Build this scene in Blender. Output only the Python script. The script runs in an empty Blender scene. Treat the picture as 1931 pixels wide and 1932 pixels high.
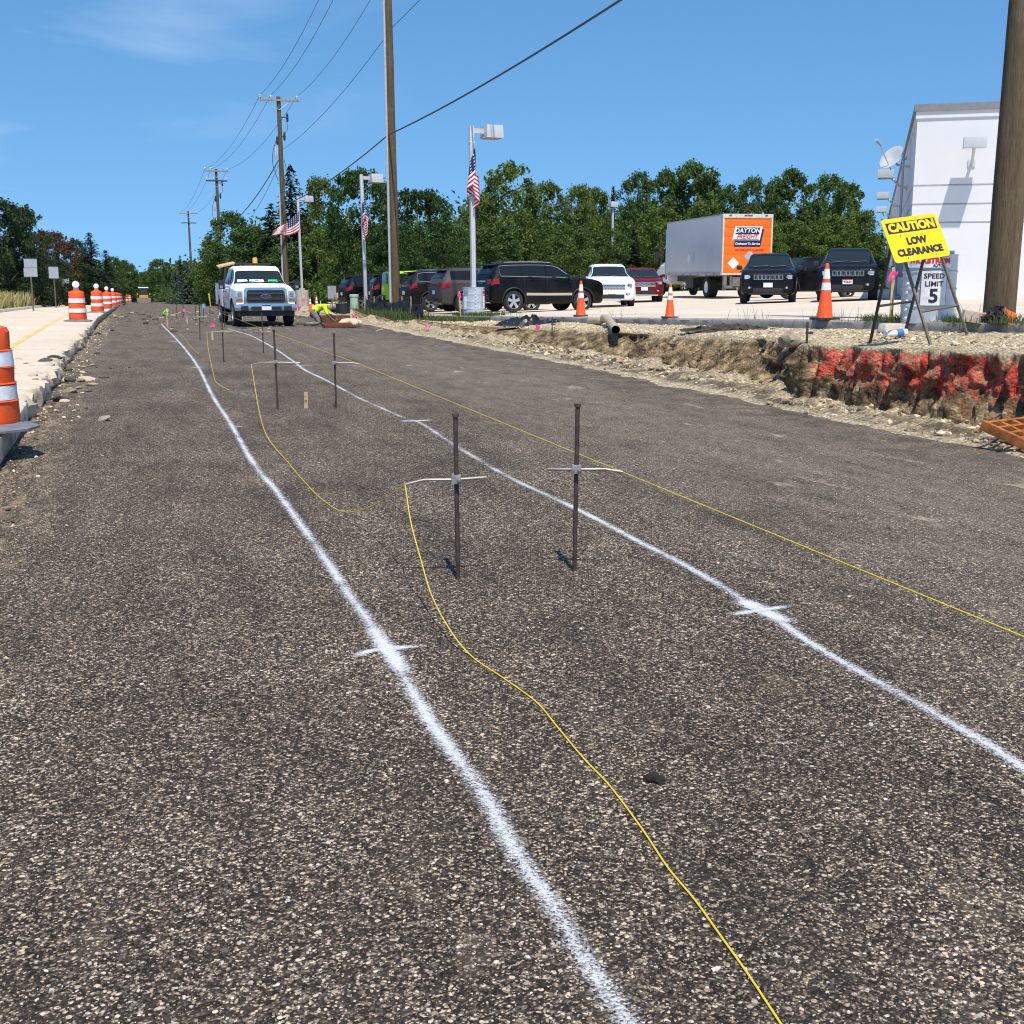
import bpy, bmesh, math, random
from mathutils import Vector, Matrix, noise
R = math.radians
random.seed(7)
scene = bpy.context.scene
COL = scene.collection
PI = math.pi

# ---------------------------------------------------------------- camera, sky, sun, exposure
F_PX, CX, CY = 2273.0, 965.5, 965.5            # focal length and centre on a 1931 px wide picture
PITCH = math.atan(442.5 / F_PX)
EYE = Vector((0, 0, 1.6))
cam = bpy.data.cameras.new('camera')
cam.sensor_fit = 'HORIZONTAL'; cam.sensor_width = 36; cam.lens = 36 * F_PX / 1931
cam.clip_start = 0.05; cam.clip_end = 6000
camo = bpy.data.objects.new('camera', cam); COL.objects.link(camo)
camo.location = EYE; camo.rotation_euler = (PI / 2 - PITCH, 0, 0)
scene.camera = camo

SUN_EL, SUN_AZ = R(62), math.atan2(0.17, -0.98)   # azimuth from +Y towards +X
w = bpy.data.worlds.new('World'); scene.world = w; w.use_nodes = True
wn = w.node_tree; bg = wn.nodes['Background']
sky = wn.nodes.new('ShaderNodeTexSky'); sky.sky_type = 'NISHITA'; sky.sun_disc = False
sky.sun_elevation = SUN_EL; sky.sun_rotation = SUN_AZ; sky.air_density = 1.1; sky.dust_density = 0.25; sky.ozone_density = 2.6
# thin cirrus wisps drifting in one part of the sky
wtc = wn.nodes.new('ShaderNodeTexCoord')
wmap = wn.nodes.new('ShaderNodeMapping'); wmap.inputs['Scale'].default_value = (2.2, 2.2, 9.0); wmap.inputs['Rotation'].default_value = (0.1, 0.12, 0)
wno = wn.nodes.new('ShaderNodeTexNoise'); wno.inputs['Scale'].default_value = 2.1; wno.inputs['Detail'].default_value = 6; wno.inputs['Distortion'].default_value = 0.5
wra = wn.nodes.new('ShaderNodeValToRGB'); wra.color_ramp.elements[0].position = 0.53; wra.color_ramp.elements[1].position = 0.85
wra.color_ramp.elements[1].color = (0.3, 0.3, 0.3, 1)
wdot = wn.nodes.new('ShaderNodeVectorMath'); wdot.operation = 'DOT_PRODUCT'
wdot.inputs[1].default_value = Vector((-0.36, 0.92, 0.2)).normalized()
wr2 = wn.nodes.new('ShaderNodeMapRange'); wr2.inputs['From Min'].default_value = 0.955; wr2.inputs['From Max'].default_value = 0.998
wmul = wn.nodes.new('ShaderNodeMath'); wmul.operation = 'MULTIPLY'
wmix = wn.nodes.new('ShaderNodeMixRGB'); wmix.inputs['Color2'].default_value = (6.0, 6.6, 7.6, 1)
L = wn.links.new
wup = wn.nodes.new('ShaderNodeVectorMath'); wup.operation = 'ADD'; wup.inputs[1].default_value = (0, 0, 0.22)
wnm = wn.nodes.new('ShaderNodeVectorMath'); wnm.operation = 'NORMALIZE'
L(wtc.outputs['Generated'], wup.inputs[0]); L(wup.outputs[0], wnm.inputs[0]); L(wnm.outputs[0], sky.inputs[0])
L(wtc.outputs['Generated'], wmap.inputs['Vector']); L(wmap.outputs[0], wno.inputs['Vector']); L(wno.outputs['Fac'], wra.inputs['Fac'])
L(wtc.outputs['Generated'], wdot.inputs[0]); L(wdot.outputs['Value'], wr2.inputs['Value'])
L(wra.outputs['Color'], wmul.inputs[0]); L(wr2.outputs[0], wmul.inputs[1]); L(wmul.outputs[0], wmix.inputs['Fac'])
whs = wn.nodes.new('ShaderNodeHueSaturation'); whs.inputs['Saturation'].default_value = 1.24; whs.inputs['Value'].default_value = 1.03; whs.inputs['Hue'].default_value = 0.495
L(sky.outputs[0], whs.inputs['Color']); L(whs.outputs[0], wmix.inputs['Color1']); L(wmix.outputs[0], bg.inputs['Color'])
bg.inputs['Strength'].default_value = 0.15
sl = bpy.data.lights.new('sun', 'SUN'); sl.energy = 4.4; sl.angle = R(0.53); sl.color = (1.0, 0.93, 0.83)
so = bpy.data.objects.new('sun', sl); COL.objects.link(so)
tosun = Vector((math.sin(SUN_AZ) * math.cos(SUN_EL), math.cos(SUN_AZ) * math.cos(SUN_EL), math.sin(SUN_EL)))
so.rotation_euler = tosun.to_track_quat('Z', 'Y').to_euler(); so.location = (0, 0, 60)
vs = scene.view_settings
vs.view_transform = 'Standard'; vs.look = 'None'; vs.exposure = 0.25; vs.gamma = 1
scene.cycles.filter_width = 1.1

# ---------------------------------------------------------------- places: the road frame and the lie of the land
DX, DY = -0.297, 0.955                          # the way the road runs; s along it, t across it to the right
_l = math.hypot(DX, DY); DX /= _l; DY /= _l
RA = math.atan2(DY, DX)                         # heading of the road
def ST(s, t): return (s * DX + t * DY, s * DY - t * DX)
def XS(x, y): return (x * DX + y * DY, x * DY - y * DX)
def smooth(a, b, x):
    k = min(1, max(0, (x - a) / (b - a))); return k * k * (3 - 2 * k)
def zroad_s(s): return 0 if s < 45 else -0.0144 * (min(s, 420) - 45)
def zroad(s, t):
    x, y = ST(s, t)
    return zroad_s(s) + 0.014 * noise.noise(Vector((x * 0.45, y * 0.3, 3.1))) + 0.005 * noise.noise(Vector((x * 1.1, y * 0.9, 7.7)))
def zlot_s(s):
    return 0.92 - 0.0265 * (s - 17.6) if s < 48 else 0.114 - 0.0144 * (min(s, 420) - 48)
def zlot(s, t): return zlot_s(s) + 0.033 * (min(t, 42) - 11)
KERB = 10.8
def zverge(s, t):
    e = zlot(s, KERB) - 0.27
    return e + (t - 9.05) / (KERB - 9.05) * 0.13
def zslab(s): return zroad_s(s) + 0.265
def height(x, y):
    s, t = XS(x, y)
    if t < -5.7: return zslab(s) + 0.06 + 0.02 * min(12, -5.7 - t)
    if t < -1.2: return zslab(s)
    if t < 8.8: return zroad(s, t)
    if t < KERB or (s > 42 and t < 11.6): return max(zverge(s, t), zroad_s(s) + 0.03)
    return zlot(s, t)
def ray(x, y):
    u, v = (x - CX) / F_PX, (CY - y) / F_PX
    c, s_ = math.cos(PITCH), math.sin(PITCH)
    return Vector((u, c + v * s_, -s_ + v * c))
def at_z(x, y, z):
    d = ray(x, y); return EYE + d * ((z - EYE.z) / d.z)
def at_y(x, y, Y):
    d = ray(x, y); return EYE + d * (Y / d.y)
def on_land(x, y, f=height):
    d = ray(x, y); k = 1.5; prev = None
    while k < 400:
        p = EYE + d * k
        if p.z < f(p.x, p.y):
            a, b = k - 0.25, k
            for _ in range(14):
                m = (a + b) / 2; p = EYE + d * m
                if p.z < f(p.x, p.y): b = m
                else: a = m
            p = EYE + d * b; return Vector((p.x, p.y, f(p.x, p.y)))
        k += 0.25 if k < 120 else 0.6
    return EYE + d * 400
def on_road(x, y): return on_land(x, y, lambda X, Y: zroad(*XS(X, Y)))

# ---------------------------------------------------------------- tags
def tag(o, label=None, cat=None, group=None, kind=None):
    if label: o['label'] = label
    if cat: o['category'] = cat
    if group: o['group'] = group
    if kind: o['kind'] = kind
    return o
def thing(name, label, cat, loc=(0, 0, 0), rz=0, group=None):
    o = bpy.data.objects.new(name, None); COL.objects.link(o); o.empty_display_size = 0.2
    o.location = loc; o.rotation_euler = (0, 0, rz)
    return tag(o, label, cat, group)
def copy_tree(o, parent=None):
    c = o.copy(); COL.objects.link(c); c.parent = parent
    for ch in list(o.children): copy_tree(ch, c)
    return c
def place_copy(o, label, loc, rz, group=None, sc=None):
    c = copy_tree(o); c.location = loc; c.rotation_euler = (0, 0, rz); c['label'] = label
    if group: c['group'] = group
    if sc: c.scale = (sc, sc, sc) if not isinstance(sc, tuple) else sc
    return c

# ---------------------------------------------------------------- mesh builder
class MB:
    def __init__(s): s.v = []; s.f = []; s.m = []; s.mi = 0; s.col = None
    def add(s, vs, fs, mi=None):
        b = len(s.v); s.v += [tuple(v) for v in vs]
        s.f += [tuple(b + i for i in f) for f in fs]; s.m += [s.mi if mi is None else mi] * len(fs); return s
    def box(s, c, d, rot=None, mi=None, taper=(1, 1)):
        x, y, z = d[0] / 2, d[1] / 2, d[2] / 2; vs = []
        for k in (-1, 1):
            tx, ty = (taper if k > 0 else (1, 1))
            for a, b in ((-1, -1), (1, -1), (1, 1), (-1, 1)): vs.append(Vector((a * x * tx, b * y * ty, k * z)))
        if rot: vs = [rot @ v for v in vs]
        vs = [v + Vector(c) for v in vs]
        return s.add(vs, [(3, 2, 1, 0), (4, 5, 6, 7), (0, 1, 5, 4), (1, 2, 6, 5), (2, 3, 7, 6), (3, 0, 4, 7)], mi)
    def cyl(s, a, b, r1, r2=None, n=16, mi=None, caps=True):
        a, b = Vector(a), Vector(b); r2 = r1 if r2 is None else r2
        q = (b - a).to_track_quat('Z', 'Y'); vs = []
        for p, r in ((a, r1), (b, r2)):
            for i in range(n): vs.append(p + q @ Vector((r * math.cos(2 * PI * i / n), r * math.sin(2 * PI * i / n), 0)))
        fs = [(i, (i + 1) % n, n + (i + 1) % n, n + i) for i in range(n)]
        if caps: fs += [tuple(range(n - 1, -1, -1)), tuple(range(n, 2 * n))]
        return s.add(vs, fs, mi)
    def lathe(s, prof, n=24, o=(0, 0, 0), mi=None, mis=None, axis=None):
        vs = []; fs = []; o = Vector(o); q = Vector(axis).to_track_quat('Z', 'Y') if axis else None
        for r, z in prof:
            for i in range(n):
                p = Vector((r * math.cos(2 * PI * i / n), r * math.sin(2 * PI * i / n), z)); vs.append(o + (q @ p if q else p))
        b = len(s.v); s.v += [tuple(v) for v in vs]
        for k in range(len(prof) - 1):
            for i in range(n):
                s.f.append((b + k * n + i, b + k * n + (i + 1) % n, b + (k + 1) * n + (i + 1) % n, b + (k + 1) * n + i))
                s.m.append(mis[k] if mis else (s.mi if mi is None else mi))
        return s
    def tube(s, pts, r, n=6, mi=None, caps=True):
        pts = [Vector(p) for p in pts]; vs = []; fs = []
        rs = r if isinstance(r, (list, tuple)) else [r] * len(pts)
        up = Vector((0.13, 0.21, 0.97))
        for k, p in enumerate(pts):
            d = (pts[min(k + 1, len(pts) - 1)] - pts[max(k - 1, 0)]).normalized()
            a = d.cross(up); a = a.normalized() if a.length > 1e-4 else d.cross(Vector((1, 0, 0))).normalized(); b = d.cross(a)
            for i in range(n):
                th = 2 * PI * i / n; vs.append(p + a * (rs[k] * math.cos(th)) + b * (rs[k] * math.sin(th)))
        for k in range(len(pts) - 1):
            for i in range(n): fs.append((k * n + i, k * n + (i + 1) % n, (k + 1) * n + (i + 1) % n, (k + 1) * n + i))
        if caps: fs += [tuple(range(n)), tuple((len(pts) - 1) * n + i for i in range(n - 1, -1, -1))]
        return s.add(vs, fs, mi)
    def prism(s, poly, a, b, axis='y', mi=None):
        n = len(poly); vs = []
        for k in (a, b):
            for p, q in poly: vs.append({'y': (p, k, q), 'x': (k, p, q), 'z': (p, q, k)}[axis])
        fs = [(i, (i + 1) % n, n + (i + 1) % n, n + i) for i in range(n)] + [tuple(range(n - 1, -1, -1)), tuple(range(n, 2 * n))]
        return s.add(vs, fs, mi)
    def grid(s, rows, mi=None, closed=False):
        n = len(rows[0]); vs = [v for r in rows for v in r]; fs = []
        for k in range(len(rows) - 1):
            for i in range(n if closed else n - 1):
                fs.append((k * n + i, k * n + (i + 1) % n, (k + 1) * n + (i + 1) % n, (k + 1) * n + i))
        return s.add(vs, fs, mi)
    def rock(s, c, d, seed=0, sub=2, mi=None, amp=0.3, rz=0):
        bm = bmesh.new(); bmesh.ops.create_icosphere(bm, subdivisions=sub, radius=1)
        c = Vector(c); off = Vector((seed * 3.7, seed * 1.3, seed * 7.1)); rot = Matrix.Rotation(rz, 3, 'Z')
        for v in bm.verts:
            k = 1 + amp * noise.noise(v.co * 1.1 + off) * 1.6 + amp * 0.4 * noise.noise(v.co * 3.3 + off)
            v.co = Vector((v.co.x * d[0] * k, v.co.y * d[1] * k, v.co.z * d[2] * k))
        s.add([rot @ v.co + c for v in bm.verts], [[v.index for v in f.verts] for f in bm.faces], mi); bm.free(); return s
    def build(s, name, mats, parent=None, smooth=False, ang=35, bevel=0, recalc=True):
        me = bpy.data.meshes.new(name)
        me.from_pydata(s.v, [], s.f)
        if not isinstance(mats, (list, tuple)): mats = [mats]
        for m in mats: me.materials.append(m)
        for p, m in zip(me.polygons, s.m): p.material_index = m
        if recalc or bevel:
            bm = bmesh.new(); bm.from_mesh(me)
            if recalc: bmesh.ops.recalc_face_normals(bm, faces=bm.faces)
            if bevel:
                es = [e for e in bm.edges if len(e.link_faces) == 2 and e.calc_face_angle(0) > 0.6]
                bmesh.ops.bevel(bm, geom=es, offset=bevel, segments=2, affect='EDGES', profile=0.7, clamp_overlap=True)
            bm.to_mesh(me); bm.free()
        if smooth or bevel:
            for p in me.polygons: p.use_smooth = True
            me.set_sharp_from_angle(angle=R(ang))
        o = bpy.data.objects.new(name, me); COL.objects.link(o)
        if parent: o.parent = parent
        if s.col:
            ca = me.color_attributes.new('tint', 'FLOAT_COLOR', 'POINT')
            ca.data.foreach_set('color', [c for q in s.col for c in q])
        return o
def one(name, label, cat, mb, mats, loc=(0, 0, 0), rz=0, group=None, **kw):
    o = mb.build(name, mats, **kw); o.location = loc; o.rotation_euler = (0, 0, rz); return tag(o, label, cat, group)

def text_geo(s, size, bold=0.0, shear=0.0, depth=0.002, wide=1.0, align='CENTER'):
    c = bpy.data.curves.new('t', 'FONT'); c.body = s; c.size = size; c.offset = bold; c.shear = shear; c.extrude = depth
    c.align_x = align; c.align_y = 'CENTER'; c.resolution_u = 3
    o = bpy.data.objects.new('t', c); COL.objects.link(o)
    dg = bpy.context.evaluated_depsgraph_get(); me = bpy.data.meshes.new_from_object(o.evaluated_get(dg))
    vs = [Vector((v.co.x * wide, v.co.y, v.co.z)) for v in me.vertices]; fs = [tuple(p.vertices) for p in me.polygons]
    bpy.data.objects.remove(o); bpy.data.curves.remove(c); bpy.data.meshes.remove(me)
    return vs, fs

# ---------------------------------------------------------------- materials
class NT:
    def __init__(s, name):
        s.m = bpy.data.materials.new(name); s.m.use_nodes = True; s.t = s.m.node_tree
        s.b = s.t.nodes['Principled BSDF']; s.out = s.t.nodes['Material Output']
        s.co = s.n('ShaderNodeTexCoord').outputs['Object']
    def n(s, typ, ins=None, **props):
        nd = s.t.nodes.new(typ)
        for k, v in props.items(): setattr(nd, k, v)
        for k, v in (ins or {}).items():
            sk = nd.inputs[k]
            if isinstance(v, bpy.types.NodeSocket): s.t.links.new(v, sk)
            else: sk.default_value = v
        return nd
    def set(s, **kw):
        for k, v in kw.items():
            sk = s.b.inputs[k.replace('_', ' ')]
            if isinstance(v, bpy.types.NodeSocket): s.t.links.new(v, sk)
            else: sk.default_value = v
        return s
    def noise(s, scale, detail=4, rough=0.55, vec=None, dist=0):
        return s.n('ShaderNodeTexNoise', {'Vector': vec or s.co, 'Scale': scale, 'Detail': detail, 'Roughness': rough, 'Distortion': dist}).outputs['Fac']
    def map(s, scale=(1, 1, 1), rot=(0, 0, 0), vec=None):
        return s.n('ShaderNodeMapping', {'Vector': vec or s.co, 'Scale': scale, 'Rotation': rot}).outputs[0]
    def ramp(s, fac, stops, interp='LINEAR'):
        nd = s.n('ShaderNodeValToRGB', {'Fac': fac}); cr = nd.color_ramp; cr.interpolation = interp
        while len(cr.elements) < len(stops): cr.elements.new(0.5)
        for e, (p, c) in zip(cr.elements, stops):
            e.position = p; e.color = (c, c, c, 1) if isinstance(c, (int, float)) else (*c, 1)
        return nd.outputs['Color']
    def mix(s, fac, a, b, mode='MIX'):
        f = lambda c: c if isinstance(c, bpy.types.NodeSocket) else ((c, c, c, 1) if isinstance(c, (int, float)) else (*c, 1))
        return s.n('ShaderNodeMixRGB', {'Fac': fac, 'Color1': f(a), 'Color2': f(b)}, blend_type=mode).outputs[0]
    def math(s, op, a, b=0.0, clamp=False):
        return s.n('ShaderNodeMath', {0: a, 1: b}, operation=op, use_clamp=clamp).outputs[0]
    def bump(s, h, strength=0.4, dist=0.01):
        return s.n('ShaderNodeBump', {'Height': h, 'Strength': strength, 'Distance': dist}).outputs[0]
MATS = {}
def plain(name, col, rough=0.6, metal=0.0, var=0.12, scale=6.0, bump=0.0, coat=0.0, spec=0.5, dirt=0.0, dirtcol=(0.16, 0.13, 0.1)):
    if name in MATS: return MATS[name]
    t = NT(name); f = t.noise(scale, 5)
    lo = tuple(c * (1 - var) for c in col); hi = tuple(min(1, c * (1 + var)) for c in col)
    c = t.ramp(f, [(0.3, lo), (0.7, hi)])
    if dirt > 0:
        d = t.ramp(t.noise(scale * 2.3, 6, 0.7), [(0.62 - dirt * 0.3, 0), (0.8, min(1, dirt * 1.4))]); c = t.mix(d, c, dirtcol)
    t.set(Base_Color=c, Roughness=rough, Metallic=metal, Coat_Weight=coat, Specular_IOR_Level=spec)
    if coat: t.set(Coat_Roughness=0.04)
    if bump: t.set(Normal=t.bump(t.noise(scale * 6, 4), bump, 0.01))
    MATS[name] = t.m; return t.m
def paint(name, col, dust=0.05):
    if name in MATS: return MATS[name]
    t = NT(name); d = t.ramp(t.noise(1.6, 5), [(0.4, 0), (0.8, dust * 3)])
    t.set(Base_Color=t.mix(d, col, (0.3, 0.26, 0.21)), Roughness=0.4, Specular_IOR_Level=0.06, Coat_Weight=0.24, Coat_Roughness=0.03, Metallic=0.0)
    MATS[name] = t.m; return t.m
# ---------------------------------------------------------------- ground materials
def fr(x, y, z=0.0, o=4): return noise.fractal(Vector((x, y, z)), 1.0, 2.0, o)
def mat_road():
    t = NT('milled_asphalt'); c = t.co
    v1 = t.n('ShaderNodeTexVoronoi', {'Vector': t.n('ShaderNodeMixRGB', {'Fac': 0.012, 'Color1': c, 'Color2': t.n('ShaderNodeTexNoise', {'Vector': c, 'Scale': 40.0, 'Detail': 2}).outputs['Color']}).outputs[0], 'Scale': 84.0}); v3 = t.n('ShaderNodeTexVoronoi', {'Vector': c, 'Scale': 190.0}); v2 = t.n('ShaderNodeTexVoronoi', {'Vector': c, 'Scale': 47.0})
    rnd = t.n('ShaderNodeSeparateColor', {0: v1.outputs['Color']}).outputs
    chips = t.ramp(rnd[0], [(0.0, (0.012, 0.010, 0.009)), (0.40, (0.023, 0.019, 0.017)), (0.60, (0.055, 0.047, 0.040)), (0.76, (0.16, 0.137, 0.115)), (0.90, (0.42, 0.36, 0.285)), (1.0, (0.78, 0.70, 0.58))])
    gap = t.ramp(v1.outputs['Distance'], [(0.3, 1), (0.7, 0.14)]); chips = t.mix(1.0, chips, gap, 'MULTIPLY')  # gap darkens the colour between chips, standing in for their tiny shadows
    r3 = t.n('ShaderNodeSeparateColor', {0: v3.outputs['Color']}).outputs; chips = t.mix(t.math('MULTIPLY', t.math('GREATER_THAN', r3[1], 0.5), 0.8), chips, t.ramp(r3[0], [(0.0, (0.012, 0.010, 0.009)), (0.5, (0.03, 0.025, 0.022)), (0.8, (0.15, 0.13, 0.105)), (1.0, (0.6, 0.53, 0.43))]))
    r2 = t.n('ShaderNodeSeparateColor', {0: v2.outputs['Color']}).outputs
    big = t.math('MULTIPLY', t.math('GREATER_THAN', r2[0], 0.94), t.math('LESS_THAN', v2.outputs['Distance'], 0.36))
    bigc = t.ramp(r2[1], [(0.0, (0.16, 0.11, 0.07)), (0.3, (0.45, 0.37, 0.27)), (0.7, (0.56, 0.5, 0.42)), (1.0, (0.3, 0.28, 0.26))])
    col = t.mix(1.0, t.mix(big, chips, bigc), (1.2, 1.06, 0.93), 'MULTIPLY')
    rv = t.map((1, 1, 1), (0, 0, -RA))
    streak = t.noise(1.0, 5, 0.6, t.map((0.5, 2.6, 1), (0, 0, 0), rv)); blot = t.noise(0.8, 6, 0.65)
    col = t.mix(1.0, col, t.ramp(streak, [(0.3, 0.62), (0.5, 1.0), (0.72, 1.3)]), 'MULTIPLY')
    col = t.mix(1.0, col, t.ramp(blot, [(0.28, 0.6), (0.5, 1.0), (0.75, 1.3)]), 'MULTIPLY')
    at = t.n('ShaderNodeAttribute', attribute_name='tint').outputs['Color']; sp = t.n('ShaderNodeSeparateColor', {0: at}).outputs
    dn = t.math('MULTIPLY', sp[0], t.ramp(t.noise(1.6, 7, 0.7, t.map((1, 2.4, 1), (0, 0, 0), rv)), [(0.28, 0.0), (0.66, 1.0)]))
    dust = t.mix(t.noise(9.0, 5), (0.40, 0.32, 0.235), (0.19, 0.155, 0.12)); dust = t.mix(t.math('MULTIPLY', t.math('LESS_THAN', rnd[1], 0.55), 0.6), dust, (0.05, 0.042, 0.036))
    col = t.mix(t.math('MULTIPLY', dn, 0.7, True), col, dust)
    dk = t.math('MULTIPLY', sp[1], t.ramp(t.noise(2.2, 5, 0.7), [(0.42, 0), (0.6, 1)])); col = t.mix(dk, col, (0.035, 0.03, 0.027))
    col = t.mix(t.math('MULTIPLY', sp[0], t.ramp(t.noise(0.9, 7, 0.72, t.map((1, 2.6, 1), (0, 0, 0.4), rv)), [(0.60, 0), (0.68, 0.8)])), col, (0.46, 0.36, 0.24))
    sand = t.math('MULTIPLY', sp[2], t.ramp(t.noise(3.1, 6, 0.75, t.map((0.7, 1.6, 1), (0, 0, 0), rv)), [(0.5, 0), (0.62, 1)]))
    col = t.mix(sand, col, t.mix(t.noise(30, 3), (0.5, 0.38, 0.23), (0.25, 0.19, 0.12)))
    h = t.math('ADD', t.math('MULTIPLY', v1.outputs['Distance'], -1.0), t.math('MULTIPLY', t.noise(14, 5), 1.2))
    t.set(Base_Color=col, Roughness=0.92, Specular_IOR_Level=0.25, Normal=t.bump(h, 0.75, 0.008)); return t.m
def mat_concrete(name, base, joint=None, crack=0.0, dust=(0.5, 0.4, 0.27), dusty=0.5):
    t = NT(name); rv = t.map((1, 1, 1), (0, 0, -RA))
    n1 = t.noise(0.35, 6, 0.65, rv); n2 = t.noise(5, 6, 0.7)
    lo = tuple(c * 0.78 for c in base); hi = tuple(c * 1.1 for c in base)
    col = t.mix(0.5, t.ramp(n1, [(0.3, lo), (0.7, hi)]), t.ramp(n2, [(0.3, lo), (0.7, hi)]))
    col = t.mix(t.ramp(t.noise(0.7, 6, 0.7, t.map((0.5, 2, 1), (0, 0, 0), rv)), [(0.5, 0), (0.75, dusty)]), col, dust)
    if crack:
        cr = t.n('ShaderNodeTexVoronoi', {'Vector': t.n('ShaderNodeMixRGB', {'Fac': 0.12, 'Color1': rv, 'Color2': t.n('ShaderNodeTexNoise', {'Vector': rv, 'Scale': 1.3, 'Detail': 4}).outputs['Color']}).outputs[0], 'Scale': 0.55}, feature='DISTANCE_TO_EDGE').outputs['Distance']
        col = t.mix(t.math('MULTIPLY', t.math('LESS_THAN', cr, 0.006), crack), col, tuple(c * 0.35 for c in base))
    if joint:
        sep = t.n('ShaderNodeSeparateXYZ', {0: rv}).outputs
        for k in (0, 1):
            f = t.math('FRACT', t.math('DIVIDE', t.math('ADD', sep[k], 500.0), joint[k]))
            col = t.mix(t.math('LESS_THAN', f, 0.03 / joint[k]), col, tuple(c * 0.45 for c in base))
    at = t.n('ShaderNodeAttribute', attribute_name='tint').outputs['Color']; sp = t.n('ShaderNodeSeparateColor', {0: at}).outputs
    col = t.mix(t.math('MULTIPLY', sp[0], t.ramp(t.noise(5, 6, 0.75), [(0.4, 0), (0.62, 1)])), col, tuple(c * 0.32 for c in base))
    t.set(Base_Color=col, Roughness=0.88, Specular_IOR_Level=0.3, Normal=t.bump(t.noise(40, 5), 0.3, 0.01)); return t.m
def mat_bank():
    t = NT('dug_soil')
    v = t.n('ShaderNodeTexVoronoi', {'Vector': t.co, 'Scale': 26.0}); r = t.n('ShaderNodeSeparateColor', {0: v.outputs['Color']}).outputs
    grav = t.ramp(r[0], [(0, (0.46, 0.34, 0.18)), (0.25, (0.68, 0.53, 0.32)), (0.6, (0.80, 0.66, 0.44)), (1, (0.86, 0.76, 0.57))])
    grav = t.mix(1.0, grav, t.ramp(v.outputs['Distance'], [(0.35, 1), (0.75, 0.5)]), 'MULTIPLY')
    grav = t.mix(t.ramp(t.noise(1.1, 7, 0.7), [(0.5, 0), (0.8, 0.6)]), grav, (0.46, 0.34, 0.19))
    at = t.n('ShaderNodeAttribute', attribute_name='tint').outputs['Color']; sp = t.n('ShaderNodeSeparateColor', {0: at}).outputs
    cl = t.noise(5.0, 8, 0.72); soil = t.ramp(cl, [(0.30, (0.036, 0.025, 0.015)), (0.44, (0.12, 0.084, 0.047)), (0.55, (0.33, 0.235, 0.125)), (0.67, (0.70, 0.53, 0.32))])
    col = t.mix(t.math('MULTIPLY', sp[1], t.ramp(t.noise(2.4, 6, 0.7), [(0.22, 0.1), (0.42, 1)])), grav, soil)
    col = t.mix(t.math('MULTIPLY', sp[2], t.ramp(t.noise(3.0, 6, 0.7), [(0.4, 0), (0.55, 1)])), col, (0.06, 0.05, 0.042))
    pn = t.ramp(t.math('ADD', t.math('MULTIPLY', t.math('SUBTRACT', sp[0], 1.0), 0.28), t.math('ADD', t.math('MULTIPLY', t.noise(4.2, 4, 0.6, t.map((2.2, 2.2, 0.4))), 0.55), t.math('MULTIPLY', t.noise(30, 6, 0.8, t.map((1.2, 1.2, 0.6))), 0.95))), [(0.725, 0), (0.77, 1)])
    redc = t.ramp(t.noise(7, 4), [(0.35, (0.5, 0.03, 0.02)), (0.55, (0.78, 0.10, 0.07)), (0.72, (0.85, 0.24, 0.18))])
    col = t.mix(t.math('MULTIPLY', t.math('GREATER_THAN', sp[0], 0.1), pn), col, redc)
    h = t.math('ADD', t.noise(9, 8, 0.75), t.math('MULTIPLY', v.outputs['Distance'], -0.4))
    t.set(Base_Color=col, Roughness=0.95, Specular_IOR_Level=0.15, Normal=t.bump(h, 1.0, 0.07)); return t.m
def mat_ground(name, stops, scale, bump=0.5):
    t = NT(name)
    t.set(Base_Color=t.mix(0.45, t.ramp(t.noise(scale, 8, 0.7), stops), t.ramp(t.noise(scale * 9, 5, 0.7), stops)), Roughness=0.95, Specular_IOR_Level=0.1, Normal=t.bump(t.noise(scale * 12, 6), bump, 0.05)); return t.m
M_ROAD = mat_road()
M_LOT = mat_concrete('lot_concrete', (0.67, 0.565, 0.44), joint=(4.6, 4.6), crack=0.0, dust=(0.6, 0.5, 0.37), dusty=0.35)
M_SLAB = mat_concrete('road_concrete', (0.66, 0.555, 0.425), joint=(6.1, 60.0), dust=(0.66, 0.49, 0.29), dusty=0.9)
M_KERB = mat_concrete('kerb_concrete', (0.36, 0.34, 0.31), joint=(3.05, 50.0), dust=(0.15, 0.14, 0.12), dusty=0.8)
M_LKERB = mat_concrete('pale_kerb', (0.5, 0.45, 0.37), joint=(3.05, 50.0), dusty=0.5)
M_BANK = mat_bank()
M_GROUND = mat_ground('far_ground', [(0.3, (0.05, 0.07, 0.025)), (0.55, (0.1, 0.11, 0.045)), (0.75, (0.2, 0.17, 0.09))], 0.3)
M_TURF = mat_ground('dry_turf', [(0.3, (0.1, 0.1, 0.035)), (0.5, (0.3, 0.24, 0.11)), (0.75, (0.45, 0.36, 0.18))], 0.5)

def sheet(name, ss, ts, zf, mat, tint=None, kind='structure', smooth=True):
    b = MB(); n = len(ts); tc = []
    for s in ss:
        for t in ts:
            x, y = ST(s, t); b.v.append((x, y, zf(s, t)))
            if tint: tc.append((*tint(s, t), 1))
    for k in range(len(ss) - 1):
        for i in range(n - 1):
            b.f.append((k * n + i, (k + 1) * n + i, (k + 1) * n + i + 1, k * n + i + 1)); b.m.append(0)
    b.col = tc or None
    o = b.build(name, mat, smooth=smooth, ang=180, recalc=False)
    if kind: o['kind'] = kind
    return o
def span(a, b, st): n = max(1, round((b - a) / st)); return [a + (b - a) * i / n for i in range(n + 1)]

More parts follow.
